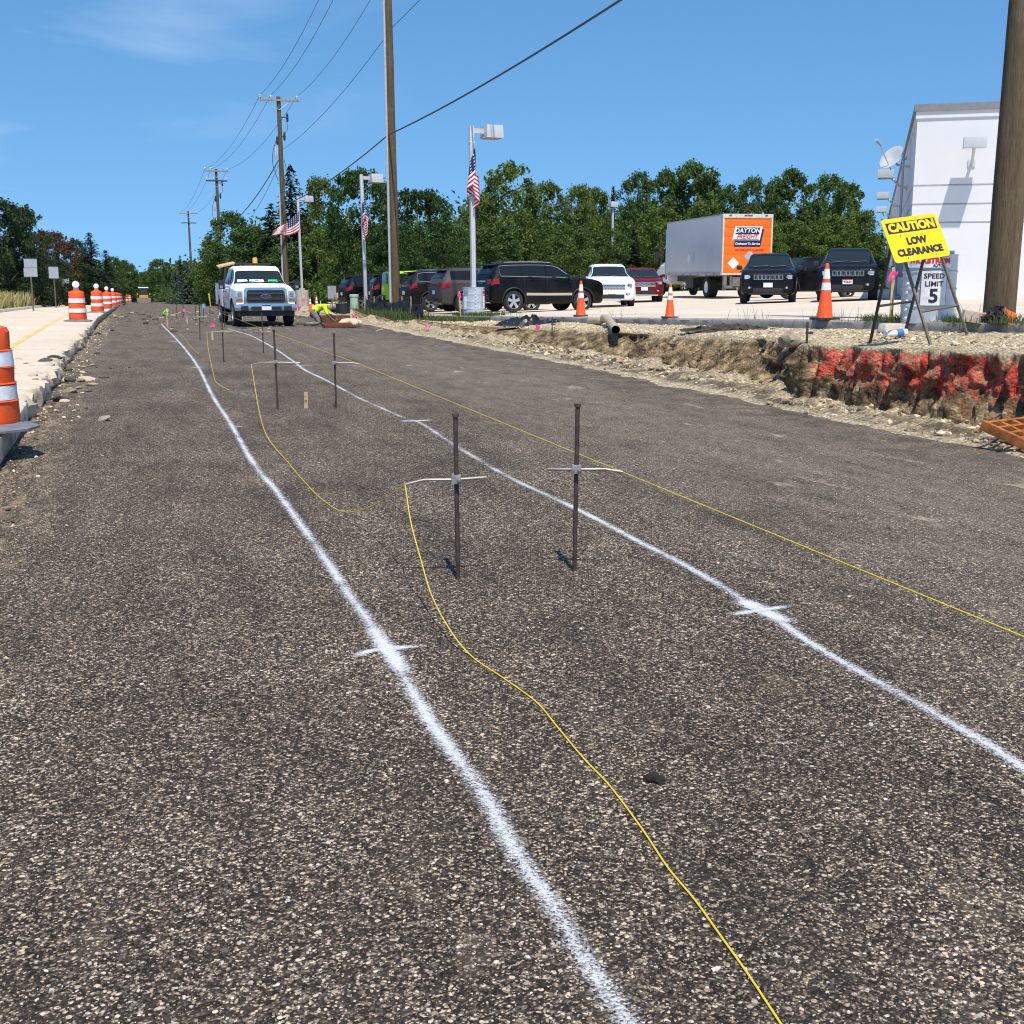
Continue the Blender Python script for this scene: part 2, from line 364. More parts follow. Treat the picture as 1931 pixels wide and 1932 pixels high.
sheet('ground', [-3000, -400, -40, 45, 420, 1000, 4000], [-3500, -300, -6, 30, 300, 3500], lambda s, t: zroad_s(max(s, 0)) - 0.3, M_GROUND, smooth=False)
def road_tint(s, t):
    d = 0.14 + 0.8 * smooth(2.6, 5.6, t) * smooth(-2, 6, s) + 0.7 * smooth(14, 40, s)
    edge = 1 - smooth(-1.15, -0.45, t)
    return (min(1, d), 0.55 * smooth(5.8, 7.4, t) * (1 - smooth(8.2, 8.8, t)) + 0.25 * smooth(20, 40, s), max(0, min(1, 0.9 * smooth(7.3, 8.4, t) + 0.85 * edge)))
sheet('road', span(-8, 60, 0.25) + span(61, 420, 6), span(-1.5, 9.4, 0.25), zroad, M_ROAD, road_tint)

# left carriageway still standing as a concrete slab above the dug road, its broken edge facing us
def slab_obj():
    b = MB(); ss = span(-6, 70, 0.08) + span(71, 420, 5)
    tops = [-5.62, -4.2, -3.0, -2.3, -1.9, -1.7, -1.5, -1.38, -1.28, -1.2, -1.155]
    rows = []; tc = []
    for s in ss:
        r = []; br = smooth(13.5, 15.5, s) * (1 - smooth(31, 44, s)); zs = zslab(s); zr = zroad_s(s)
        e = 0.012 * fr(s * 0.5, 1.2) + 0.012 * fr(s * 9.0, 2.2) + br * (0.10 * fr(s * 1.1, 4.4) + 0.08 * fr(s * 5.0, 9.1)) - 0.05 * br
        for k, t in enumerate(tops):
            kk = max(0, k - 4) / 6.0; tt = t + e * kk
            chip = max(0, fr(s * 2.1, t * 3.0, 5.0) - 0.05) * 0.22 * br * kk + 0.01 * fr(s * 5, t * 5, 2.0) * kk
            z = zs - chip - (0.008 if k == 9 else 0.03 if k == 10 else 0)
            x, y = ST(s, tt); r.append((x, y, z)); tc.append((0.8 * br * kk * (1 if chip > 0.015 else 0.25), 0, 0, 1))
        for f in (0.3, 0.6, 0.85, 1.0, 1.15):
            tt = -1.14 + e + 0.012 * fr(s * 3.2, f * 2, 1.0) + br * (0.05 * fr(s * 2.3, f * 3, 8.0) + .04 * fr(s * 7, f * 6, 3.0)) - 0.05 * smooth(0.5, 1, f)
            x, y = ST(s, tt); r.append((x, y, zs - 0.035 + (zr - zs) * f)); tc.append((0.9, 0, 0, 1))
        rows.append(r)
    b.grid(rows); b.col = tc
    o = b.build('pavement_slab', M_SLAB, smooth=True, ang=32); o['kind'] = 'structure'; return o
slab_obj()
b = MB(); rows = []
for s in span(-6, 60, 0.8) + span(62, 420, 6):
    z = zslab(s); w_ = 0.012 * fr(s * 0.4, 3.3)
    rows.append([(*ST(s, t), z + h) for t, h in ((-5.5 + w_, -0.05), (-5.53 + w_, 0.10), (-5.56 + w_, 0.125), (-5.78, 0.13), (-5.8, -0.05))])
b.grid(rows); b.build('kerb', M_LKERB, smooth=True, ang=50)['kind'] = 'structure'
sheet('grass_verge', span(-10, 420, 4), [-300, -90, -40, -20, -12, -8, -5.79], lambda s, t: zslab(s) + 0.1 + 0.02 * min(12, -5.79 - t) + (0.12 * fr(s * .1, t * .2) if t < -7 else 0), M_TURF)
# faded yellow centre stripe on the slab
M_YEL = plain('faded_yellow', (0.68, 0.47, 0.16), 0.85, var=0.2, scale=3)
sheet('road_marking', span(-6, 120, 2), [-2.37, -2.25], lambda s, t: zslab(s) + 0.004, M_YEL)

# verge and trench wall dug along the right of the road
def bank_obj():
    b = MB(); rows = []; tc = []
    ss = span(1.0, 6, .12) + span(6.03, 21, 0.03) + span(21.05, 30, 0.055) + span(30.15, 62, 0.16) + span(63, 100, 1.0)
    for s in ss:
        zr = zroad_s(s); soft = smooth(21, 36, s); ze = zverge(s, 9.05); h = max(0.03, ze - zr)
        tb = 8.2 + 0.5 * smooth(13.7, 14.9, s) + 0.2 * fr(s * 0.55, 0.3) + 0.1 * fr(s * 2.2, 6.0) - 0.2 * soft
        tw = tb + 0.16 + 0.15 * fr(s * 0.8, 7.0) + 0.8 * soft + 0.35 * smooth(14.4, 16.5, s)
        tw = max(tw, tb + 0.1); zb = zr + 0.03 + (0.05 + .09 * smooth(14, 17, s)) * h
        r = []; pm = 1 - smooth(13.65, 13.95, s)
        for k in range(15):
            f = k / 14; t0 = 7.5 + .18 * fr(s * .7, 12.0) + .1 * fr(s * 3, 15.0); t = t0 + (tb - t0) * f
            z = zr - 0.03 + 0.03 * min(1, f * 4) + (zb - zr) * f ** 1.6 + f * (0.09 * max(0, fr(s * 1.6, t * 1.8, 1.5)) + 0.05 * fr(s * 4.5, t * 4.5, 3.0) + 0.03 * abs(fr(s * 11, t * 11, 6.0))) + 0.16 * f * smooth(.25, .7, f) * max(0, fr(s * 0.7, t * 0.9, 11.0)) * (1 + soft)
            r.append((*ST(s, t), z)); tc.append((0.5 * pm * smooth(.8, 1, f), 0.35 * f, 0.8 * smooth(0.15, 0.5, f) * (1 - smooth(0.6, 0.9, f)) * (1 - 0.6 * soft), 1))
        z0 = r[-1][2]
        for k in range(1, 33):
            f = k / 32; z = z0 + (ze - z0) * f; t = tb + (tw - tb) * f
            env = math.sin(PI * min(1, f * 1.02)) ** 0.5 * min(1.0, h / 0.5)
            d = 0.17 * fr(s * 1.7, z * 0.9, 2.0) + 0.085 * fr(s * 4.5, z * 3.0, 5.0) + 0.04 * fr(s * 11, z * 9, 8.0) + 0.42 * max(0, fr(s * 1.1, z * 1.1, 21.0) - 0.10) - .1 * max(0, fr(s * 2.6, z * 2.6, 41.0)) + .13 * (abs(fr(s * 3.4, z * .7, 51.0)) - .2) + .03 * fr(s * 19, z * 17, 61.0)
            r.append((*ST(s, t + d * env), z + 0.03 * fr(s * 5, z * 5, 30.0) * env))
            tc.append((pm * (.55 + .45 * smooth(0.2, 0.5, f)) * (1 - smooth(0.9, 1.0, f)), 1 - 0.75 * smooth(0.85, 1, f), 0.15, 1))
        tend = KERB + 0.1 if s < 41.5 else 12.2
        for k in range(1, 29):
            f = k / 28; t = tw + (tend - tw) * f ** 0.9
            z = max(zverge(s, t), zr + 0.03) + 0.05 * fr(s * 0.9, t * 1.1, 4.0) * (1 - smooth(.8, 1, f)) + 0.018 * fr(s * 5, t * 5, 9.0) + 0.008 * fr(s * 14, t * 14, 2.0) - 0.10 * (1 - smooth(0.0, 0.10, f)) * max(0, fr(s * 1.8, 3.0) + .1)
            if s >= 41.5: z = max(z, z + (zlot(s, 11.8) + .006 - z) * smooth(10.6, 11.75, t))
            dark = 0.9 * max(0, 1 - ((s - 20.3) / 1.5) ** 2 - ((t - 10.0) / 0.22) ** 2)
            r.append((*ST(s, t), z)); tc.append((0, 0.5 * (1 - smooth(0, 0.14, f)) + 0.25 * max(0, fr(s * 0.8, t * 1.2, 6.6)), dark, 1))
        rows.append(r)
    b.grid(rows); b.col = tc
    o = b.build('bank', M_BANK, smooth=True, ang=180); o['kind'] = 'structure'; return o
bank_obj()

# concrete lot behind its kerb
sheet('parking_lot', span(-12, 41, 1.0), span(KERB + 0.14, 12, 0.5) + span(13, 78, 3), lambda s, t: zlot(s, t), M_LOT)
sheet('parking_lot', span(41, 130, 1.5), span(11.8, 78, 3), lambda s, t: zlot(s, t) - 0.001, M_LOT)
b = MB(); rows = []; tc = []
for s in span(-12, 41, 0.12):
    z = zlot(s, KERB); r = []
    for k, (t, h) in enumerate(((KERB - 0.02, -0.34), (KERB - 0.01, -0.2), (KERB, -0.1), (KERB, -0.03), (KERB + 0.03, 0.004), (KERB + 0.145, 0.007), (KERB + 0.16, -0.1))):
        c = 0.03 * max(0, fr(s * 1.9, k * 1.3, 4.0)) if 0 < k < 5 else 0
        r.append((*ST(s, t + c + 0.008 * fr(s * 4, k * 2)), z + h - (c * 0.7 if k in (3, 4) else 0))); tc.append((0.5, 0, 0, 1))
    rows.append(r)
b.grid(rows); b.col = tc; b.build('kerb', M_KERB, smooth=True, ang=50)['kind'] = 'structure'

# ---------------------------------------------------------------- sprayed lines
def mat_spray(name, c):
    t = NT(name); at = t.n('ShaderNodeAttribute', attribute_name='tint').outputs['Color']; sp = t.n('ShaderNodeSeparateColor', {0: at}).outputs
    v = t.n('ShaderNodeTexVoronoi', {'Vector': t.co, 'Scale': 150.0}); r = t.n('ShaderNodeSeparateColor', {0: v.outputs['Color']}).outputs[0]
    k = t.math('ADD', t.math('MULTIPLY', sp[0], 1.25), t.math('MULTIPLY', r, 0.75)); k = t.math('ADD', k, t.math('MULTIPLY', t.noise(14, 5, 0.7), 0.6))
    k2 = t.math('SUBTRACT', k, 0.76)
    al = t.ramp(k2, [(0.15, 0), (0.42, 0.24), (0.7, 0.72), (0.95, 0.97)])
    col = t.mix(t.math('MULTIPLY', r, 0.4), c, tuple(q * 0.55 for q in c))
    t.set(Base_Color=col, Roughness=0.85, Alpha=t.math('MULTIPLY', al, 0.9), Normal=t.bump(t.math('MULTIPLY', v.outputs['Distance'], -1.0), 0.7, 0.008)); return t.m
M_SPRAY = mat_spray('white_spray', (0.80, 0.81, 0.83)); M_PINKSPRAY = mat_spray('pink_spray', (0.85, 0.1, 0.35)); M_REDSPRAY = mat_spray('red_spray', (0.8, 0.15, 0.08))
def spray_pts(px): return [on_road(x, y) for x, y in px]
def spray(b, pts, wd, sd=0, dz=0.004, fade=True, weak=None, gain=1.0):
    d = [0.0]
    for p, q in zip(pts, pts[1:]): d.append(d[-1] + (q - p).length)
    n = max(4, int(d[-1] / 0.05)); rows = []; b.col = b.col or []
    for i in range(n + 1):
        x = d[-1] * i / n; k = max(j for j in range(len(d) - 1) if d[j] <= x + 1e-9); f = (x - d[k]) / max(1e-6, d[k + 1] - d[k])
        pk = [pts[max(0, k - 1)], pts[k], pts[k + 1], pts[min(len(pts) - 1, k + 2)]]
        p = 0.5 * ((2 * pk[1]) + (pk[2] - pk[0]) * f + (2 * pk[0] - 5 * pk[1] + 4 * pk[2] - pk[3]) * f * f + (3 * pk[1] - pk[0] - 3 * pk[2] + pk[3]) * f ** 3)
        tg = (pk[2] - pk[1]).normalized(); nn = Vector((-tg.y, tg.x, 0)); r = []
        st = 0.78 + 0.3 * fr(x * 1.3 + sd, 2.0) + 0.15 * fr(x * 5 + sd, 5.0)
        if weak:
            yy = p.y; st -= .38 * smooth(weak[0] - 1.5, weak[0], yy) * (1 - smooth(weak[1], weak[1] + 2, yy)) * (0.4 + abs(fr(x * .9, 8.0)) * 1.5)
        if fade: st *= min(1, (x + 0.02) / 0.12, (d[-1] - x + 0.02) / 0.12)
        for j in range(7):
            u = j / 6 * 2 - 1; q = p + nn * (u * wd / 2); s, t = XS(q.x, q.y)
            r.append((q.x, q.y, zroad(s, t) + dz)); b.col.append((max(0, (1 - abs(u)) ** .9) * st * gain, 0, 0, 1))
        rows.append(r)
    b.grid(rows)
L1 = [(305, 612), (340, 648), (372, 690), (400, 745), (432, 795), (452, 830), (470, 862), (492, 893), (520, 925), (555, 973), (590, 1022), (620, 1065), (660, 1125), (690, 1165), (722, 1215), (745, 1250), (775, 1300), (810, 1360), (850, 1415), (895, 1475), (925, 1520), (955, 1580), (1000, 1650), (1040, 1705), (1090, 1790), (1140, 1870), (1190, 1931), (1235, 1990)]
L2 = [(430, 620), (470, 632), (507, 651), (545, 676), (575, 698), (610, 715), (660, 742), (720, 770), (758, 787), (790, 797), (830, 822), (885, 857), (930, 884), (985, 913), (1040, 938), (1090, 962), (1145, 990), (1200, 1020), (1260, 1050), (1320, 1083), (1375, 1115), (1410, 1140), (1445, 1155), (1480, 1180), (1530, 1215), (1590, 1250), (1660, 1290), (1730, 1328), (1800, 1368), (1870, 1410), (1931, 1450), (1990, 1490), (2150, 1590), (2340, 1715)]
b = MB(); spray(b, spray_pts(L1), 0.095, 1)
for a in (((664, 1243), (700, 1229), (740, 1225), (800, 1220)), ((425, 807), (445, 806), (465, 804)), ((358, 694), (371, 693.5), (386, 692)), ((316, 645), (328, 644.5), (340, 644)), ((301, 611), (315, 610.5))):
    spray(b, spray_pts(a), 0.075 if a[0][1] > 700 else 0.14, a[0][0], 0.0065, gain=1.4)
spray(b, spray_pts([(700, 1183), (722, 1216), (748, 1252), (762, 1278)]), 0.12, 77, 0.008, gain=1.25)
b.build('road_marking', M_SPRAY, recalc=False)['kind'] = 'structure'
b = MB(); spray(b, spray_pts(L2), 0.092, 40, weak=(10.5, 16.0))
spray(b, spray_pts([(1395, 1132), (1435, 1152), (1490, 1178)]), 0.16, 9, 0.0065, gain=1.3)
for a in (((1376, 1163), (1420, 1155), (1494, 1145)), ((752, 795), (780, 795), (818, 793)), ((554, 690), (575, 689.5), (593, 689)), ((462, 632), (482, 631.5))):
    spray(b, spray_pts(a), 0.09 if a[0][1] > 1000 else .14, a[0][0], 0.008, gain=1.4)
b.build('road_marking', M_SPRAY, recalc=False)['kind'] = 'structure'
b = MB()
spray(b, spray_pts([(577, 769), (588, 767), (600, 766)]), 0.1, 3, 0.008); spray(b, spray_pts([(560, 771), (570, 770)]), 0.06, 5, 0.008)
b.build('road_marking', M_PINKSPRAY, recalc=False)['kind'] = 'structure'
b = MB()
for a in (((905, 656), (920, 656)), ((1175, 1210)[:0] or (1205, 1209), (1225, 1208)), ((1760, 790), (1785, 789)), ((1175, 667), (1200, 668))): spray(b, spray_pts(a), 0.1, a[0][0], 0.008)
b.build('road_marking', M_REDSPRAY, recalc=False)['kind'] = 'structure'

# ---------------------------------------------------------------- loose stones and rubble
def mat_tint(name, rough=0.9, bump=0.0):
    t = NT(name); a = t.n('ShaderNodeAttribute', attribute_name='tint').outputs['Color']
    t.set(Base_Color=a, Roughness=rough, Specular_IOR_Level=0.25)
    if bump: t.set(Normal=t.bump(t.noise(60, 4), bump, 0.01))
    return t.m
M_STONE = mat_tint('stone_chips')
_ico = {}
def ico(sub):
    if sub not in _ico:
        bm = bmesh.new()
        bmesh.ops.create_icosphere(bm, subdivisions=sub, radius=1); bm.verts.ensure_lookup_table()
        _ico[sub] = ([v.co.copy() for v in bm.verts], [tuple(v.index for v in f.verts) for f in bm.faces]); bm.free()
    return _ico[sub]
def stones(name, n, spot, size, cols, sub=1, flat=0.6, rough=0.35, seed=1, sink=0.35):
    rg = random.Random(seed); b = MB(); b.col = []; iv, fs = ico(sub)
    for _ in range(n):
        p = spot(rg)
        if p is None: continue
        r = size(rg); c = rg.choice(cols); k = rg.uniform(0.75, 1.2)
        q = Matrix.Rotation(rg.uniform(0, 6.28), 3, 'Z') @ Matrix.Rotation(rg.uniform(-0.4, 0.4), 3, 'X')
        d = (r * rg.uniform(0.8, 1.4), r * rg.uniform(0.6, 1.0), r * flat * rg.uniform(0.7, 1.2))
        vs = []
        for v in iv:
            kk = 1 + rough * rg.uniform(-1, 0.6); vs.append(Vector(p) + q @ Vector((v.x * d[0] * kk, v.y * d[1] * kk, v.z * d[2] * kk)) + Vector((0, 0, d[2] * (1 - sink * 2))))
        b.add(vs, fs); b.col += [(c[0] * k, c[1] * k, c[2] * k, 1)] * len(vs)
    o = b.build(name, M_STONE, recalc=False); o['kind'] = 'stuff'; return o
ASPH = [(0.05, 0.045, 0.042), (0.035, 0.03, 0.028), (0.09, 0.08, 0.07), (0.14, 0.12, 0.1), (0.32, 0.27, 0.2), (0.5, 0.43, 0.34), (0.55, 0.5, 0.44)]
def near_spot(rg):
    Y = 2.0 + 9.5 * rg.random() ** 1.6; X = rg.uniform(-0.47, 0.47) * (Y + 0.3); s, t = XS(X, Y)
    return None if t < -1.1 or t > 8 else (X, Y, zroad(s, t))
stones('gravel', 26000, near_spot, lambda rg: 0.0022 + 0.0042 * rg.random() ** 2.2 + (0.006 if rg.random() < 0.012 else 0), ASPH, sub=1, seed=3)
BEIGE = [(0.64, 0.5, 0.29), (0.78, 0.64, 0.42), (0.82, 0.72, 0.54), (0.5, 0.36, 0.19), (0.7, 0.56, 0.35), (0.3, 0.21, 0.12)]
def bank_spot(rg):
    s = 5 + 40 * rg.random() ** 1.3; t = rg.uniform(8.0, 10.75)
    z = zroad_s(s) + 0.03 + 0.05 * (t - 8) if t < (8.2 if s < 13.9 else 8.6) else (zverge(s, t) if t > 9.2 else None)
    if z is None: return None
    return (*ST(s, t), max(z, zroad_s(s)))
stones('rubble', 17000, bank_spot, lambda rg: 0.006 + 0.030 * rg.random() ** 4 + (.05 * rg.random() if rg.random() < .008 else 0), BEIGE, sub=1, seed=5)
def edge_spot(rg):
    s = rg.uniform(4, 55); t = -1.12 + abs(rg.gauss(0, 0.2)); return (*ST(s, t), zroad_s(s) + 0.005)
stones('rubble', 1600, edge_spot, lambda rg: 0.005 + 0.02 * rg.random() ** 4, BEIGE + [(0.08, 0.07, 0.06)], sub=1, seed=8)
def edge_dark(rg):
    s = rg.gauss(21, 3.0); t = -1.1 + rg.gauss(0.05, 0.3); z = zslab(s) - 0.02 if t < -1.2 else zroad_s(s) + 0.01
    return (*ST(s, t), z)
stones('rubble', 70, edge_dark, lambda rg: 0.02 + 0.11 * rg.random() ** 3, [(0.06, 0.055, 0.05), (0.1, 0.09, 0.08), (0.3, 0.25, 0.18), (0.45, 0.36, 0.25)], sub=2, flat=0.4, rough=0.22, seed=9)
def far_clods(rg):
    s = rg.uniform(36, 75); t = rg.uniform(-1, 8.5); return (*ST(s, t), zroad(s, t))
stones('rubble', 500, far_clods, lambda rg: 0.02 + 0.12 * rg.random() ** 3, [(0.07, 0.06, 0.05), (0.13, 0.1, 0.08), (0.4, 0.32, 0.22)], sub=1, flat=0.45, seed=10)
def trench_clods(rg):
    s = rg.uniform(8, 34); t = rg.gauss(8.05 if s < 13.9 else 8.42, 0.2); return (*ST(s, t), zroad_s(s) + 0.03 + 0.1 * smooth(7.8, 8.8, t))
stones('rubble', 2200, trench_clods, lambda rg: 0.010 + 0.045 * rg.random() ** 4, [(0.16, 0.12, 0.08), (0.36, 0.27, 0.16), (0.56, 0.44, 0.28), (0.6, 0.5, 0.35), (0.09, 0.08, 0.07)], sub=1, flat=0.7, rough=0.4, seed=11)
# the dark clod that lies alone beside the slack string
p = on_road(1232, 1474); b = MB()
for k, (dx, dy, r) in enumerate(((0, 0, 0.023), (0.022, -0.014, 0.018), (-0.02, 0.008, 0.015), (0.008, 0.02, 0.018))): b.rock((dx, dy, r * 0.55), (r, r * 0.9, r * 0.7), seed=k + 2, sub=2, amp=0.45)
one('asphalt_clod', 'black crumbled clod of asphalt lying alone beside the slack yellow string', 'asphalt clod', b, plain('fresh_tar', (0.02, 0.018, 0.017), 0.8, var=0.5, scale=60, bump=0.8), p, smooth=True, ang=25)
# ---------------------------------------------------------------- shared object materials
M_BLACKPLASTIC = plain('black_plastic', (0.018, 0.018, 0.019), 0.55, var=0.3)
M_RUBBER = plain('tyre_rubber', (0.02, 0.019, 0.018), 0.85, var=0.3, scale=14, bump=0.2)
M_CHROME = plain('chrome', (0.62, 0.62, 0.63), 0.18, 1.0, var=0.03)
M_ALLOY = plain('alloy', (0.62, 0.63, 0.65), 0.28, 1.0, var=0.05)
M_GALV = plain('galvanised', (0.52, 0.56, 0.61), 0.5, 0.35, var=0.12, scale=5)
M_STEELGREY = plain('grey_enamel', (0.53, 0.54, 0.56), 0.45, 0.1, var=0.06)
M_DARKSTEEL = plain('dark_steel', (0.07, 0.06, 0.052), 0.6, 0.5, var=0.4, scale=25)
M_WHITE = plain('white_enamel', (0.82, 0.83, 0.85), 0.4, var=0.03)
M_ORANGE = plain('safety_orange', (0.85, 0.095, 0.012), 0.55, var=0.12, scale=4, dirt=0.45, dirtcol=(0.30, 0.085, 0.04))
M_REFWHITE = plain('white_sheeting', (0.8, 0.8, 0.82), 0.45, var=0.08, scale=4, dirt=0.5, dirtcol=(0.45, 0.43, 0.4))
M_WOOD = plain('raw_lumber', (0.55, 0.4, 0.2), 0.75, var=0.2, scale=9)
M_GLASSRED = plain('red_lens', (0.24, 0.006, 0.01), 0.2, coat=0.3, var=0.1)
M_LENS = plain('clear_lens', (0.55, 0.57, 0.6), 0.1, 0.6, coat=1.0, var=0.25, scale=20)
M_AMBER = plain('amber_lens', (0.9, 0.42, 0.01), 0.2, coat=1.0, var=0.08)
M_PLATE = plain('plate_white', (0.75, 0.77, 0.8), 0.4, var=0.1, scale=30)
M_INK = plain('dark_ink', (0.02, 0.02, 0.03), 0.5, var=0.1)
M_RED = plain('red_ink', (0.62, 0.025, 0.03), 0.5, var=0.06)
M_NAVY = plain('navy_ink', (0.012, 0.018, 0.075), 0.5, var=0.1)
def glass(name, col=(0.012, 0.016, 0.02)):
    t = NT(name); t.set(Base_Color=(*col, 1), Roughness=0.04, Specular_IOR_Level=0.22); return t.m
M_GLASS = glass('tinted_glass'); M_GLASS2 = glass('windscreen_glass', (0.018, 0.026, 0.03))

# ---------------------------------------------------------------- cars
SUV = [  # x, underside, half width, belt height, top height, half width of roof
    (-2.40, .50, .76, .84, .88, .62), (-2.385, .42, .85, .98, 1.03, .72), (-2.35, .38, .90, 1.14, 1.22, .74), (-2.25, .34, .94, 1.21, 1.42, .69),
    (-2.08, .33, .955, 1.23, 1.65, .65), (-1.95, .33, .96, 1.23, 1.715, .64), (-1.6, .31, .97, 1.22, 1.745, .645), (-0.6, .30, .97, 1.20, 1.76, .655),
    (-.1, .30, .97, 1.19, 1.755, .65), (0.28, .30, .97, 1.19, 1.725, .64), (0.48, .30, .97, 1.19, 1.67, .635), (0.82, .30, .97, 1.19, 1.45, .67), (1.12, .30, .965, 1.19, 1.245, .77),
    (1.6, .30, .96, 1.165, 1.22, .78), (2.0, .30, .95, 1.12, 1.175, .77), (2.22, .30, .93, 1.08, 1.13, .76), (2.34, .32, .90, 1.02, 1.07, .75), (2.395, .36, .85, .95, 1.0, .72), (2.41, .44, .79, .82, .86, .66)]
EXPLORER = [(x * 1.04, zb, W * 1.02, zt, h * 1.01, wr) for x, zb, W, zt, h, wr in SUV]
SEDANISH = [(x * 0.95, zb, W * 0.96, zt * 0.97, h * 0.93, wr) for x, zb, W, zt, h, wr in SUV]
JEEP = [(-1.9, .55, .80, 1.05, 1.10, .72), (-1.88, .5, .80, 1.12, 1.72, .66), (-1.8, .48, .80, 1.13, 1.80, .65), (-.5, .48, .80, 1.13, 1.84, .66), (.35, .48, .80, 1.13, 1.82, .66), (.5, .48, .80, 1.13, 1.78, .66),
        (.75, .48, .80, 1.13, 1.2, .68), (.85, .48, .80, 1.1, 1.15, .66), (1.7, .5, .7, 1.05, 1.1, .56), (1.8, .55, .66, 1.0, 1.04, .54), (1.84, .6, .6, .9, .94, .5)]
TRUCKCAB = [(-1.28, .55, .96, 1.25, 1.30, .80), (-1.26, .52, 1.0, 1.27, 1.8, .74), (-1.2, .5, 1.0, 1.27, 1.93, .72), (-.6, .5, 1.01, 1.27, 1.985, .73), (0.2, .5, 1.01, 1.26, 1.98, .73), (.45, .5, 1.01, 1.26, 1.93, .72), (.6, .5, 1.01, 1.27, 1.85, .72),
            (.95, .5, 1.01, 1.29, 1.53, .8), (1.16, .5, 1.01, 1.30, 1.36, .86), (1.4, .5, 1.0, 1.28, 1.35, .88), (1.9, .5, .99, 1.25, 1.31, .86), (2.2, .5, .98, 1.22, 1.27, .84), (2.36, .52, .97, 1.15, 1.2, .84), (2.42, .55, .95, 1.02, 1.08, .84)]
def loft(st):
    xs = [q[0] for q in st]
    def at(x):
        x = min(max(x, xs[0]), xs[-1]); k = max(i for i in range(len(xs) - 1) if xs[i] <= x + 1e-9); f = (x - xs[k]) / (xs[k + 1] - xs[k])
        a, b2 = st[k], st[k + 1]; return [a[j] + (b2[j] - a[j]) * f for j in range(1, 6)]
    def half(x):
        zb, W, zt, zp, wr = at(x); h = zp - zt
        return [(0, zb), (W * .88, zb), (W - .025, zb + .07), (W, zb + .42 * (zt - zb)), (W - .004, zb + .72 * (zt - zb)), (W - .02, zt - .05), (W - .06, zt),
                (W - .075, zt + min(.02, .25 * h)), (wr + .035, zp - min(.07, .3 * h)), (wr - .05, zp - min(.012, .06 * h)), (wr * .5, zp), (0, zp + .004)]
    def pt(x, q, side, off=0):
        h = half(x); k = min(int(q), len(h) - 2); f = q - k; y = h[k][0] + (h[k + 1][0] - h[k][0]) * f; z = h[k][1] + (h[k + 1][1] - h[k][1]) * f
        p = Vector((x, y * side, z))
        if off:
            e = 0.02; a = pt(x + e, q, side) - pt(x - e, q, side); qa, qb = min(q + .15, 10.9), max(q - .15, 0)
            c = pt(x, qa, side) - pt(x, qb, side); n = a.cross(c)
            if n.length > 1e-9:
                n.normalize(); cen = Vector((x - .0, 0, 1.0))
                if n.dot(p - Vector((x * .8, 0, .9))) < 0: n = -n
                p = p + n * off
        return p
    return at, half, pt
def dense(st, n=40):
    xs = [q[0] for q in st]; out = []
    for a, b2 in zip(xs, xs[1:]):
        m = max(1, round((b2 - a) / ((xs[-1] - xs[0]) / n))); out += [a + (b2 - a) * i / m for i in range(m)]
    return out + [xs[-1]]
def body_shell(st, mats, parent, wheels, wr, name='body', arch=0.07):
    at, half, pt = loft(st); b = MB(); rows = []
    for x in dense(st):
        h = half(x); rows.append([(x, y, z) for y, z in h] + [(x, -y, z) for y, z in h[-2:0:-1]])
    b.grid(rows, closed=True); n = len(rows[0])
    b.f += [tuple(range(n))[::-1], tuple(len(b.v) - n + i for i in range(n))]; b.m += [0, 0]
    o = b.build(name, mats, parent, smooth=True, ang=32)
    if wheels:
        c = MB()
        for x, y in wheels:
            for sd in (-1, 1): c.cyl((x, sd * (y - .30), wr), (x, sd * (y + .4), wr), wr + arch, n=28, mi=1)
        co = c.build('cutter', mats)
        m = o.modifiers.new('arch', 'BOOLEAN'); m.operation = 'DIFFERENCE'; m.object = co; m.solver = 'EXACT'
        dg = bpy.context.evaluated_depsgraph_get(); me = bpy.data.meshes.new_from_object(o.evaluated_get(dg))
        o.modifiers.clear(); old = o.data; o.data = me; bpy.data.meshes.remove(old); bpy.data.objects.remove(co)
        me.set_sharp_from_angle(angle=R(32)); me.name = name
    return o
def patch(pt, x0, x1, q0, q1, side, off=.006, nx=10, nq=4, cut=None):
    rows = []
    for i in range(nx + 1):
        x = x0 + (x1 - x0) * i / nx; rows.append([pt(x, q0 + (q1 - q0) * j / nq, side, off) for j in range(nq + 1)])
    return rows
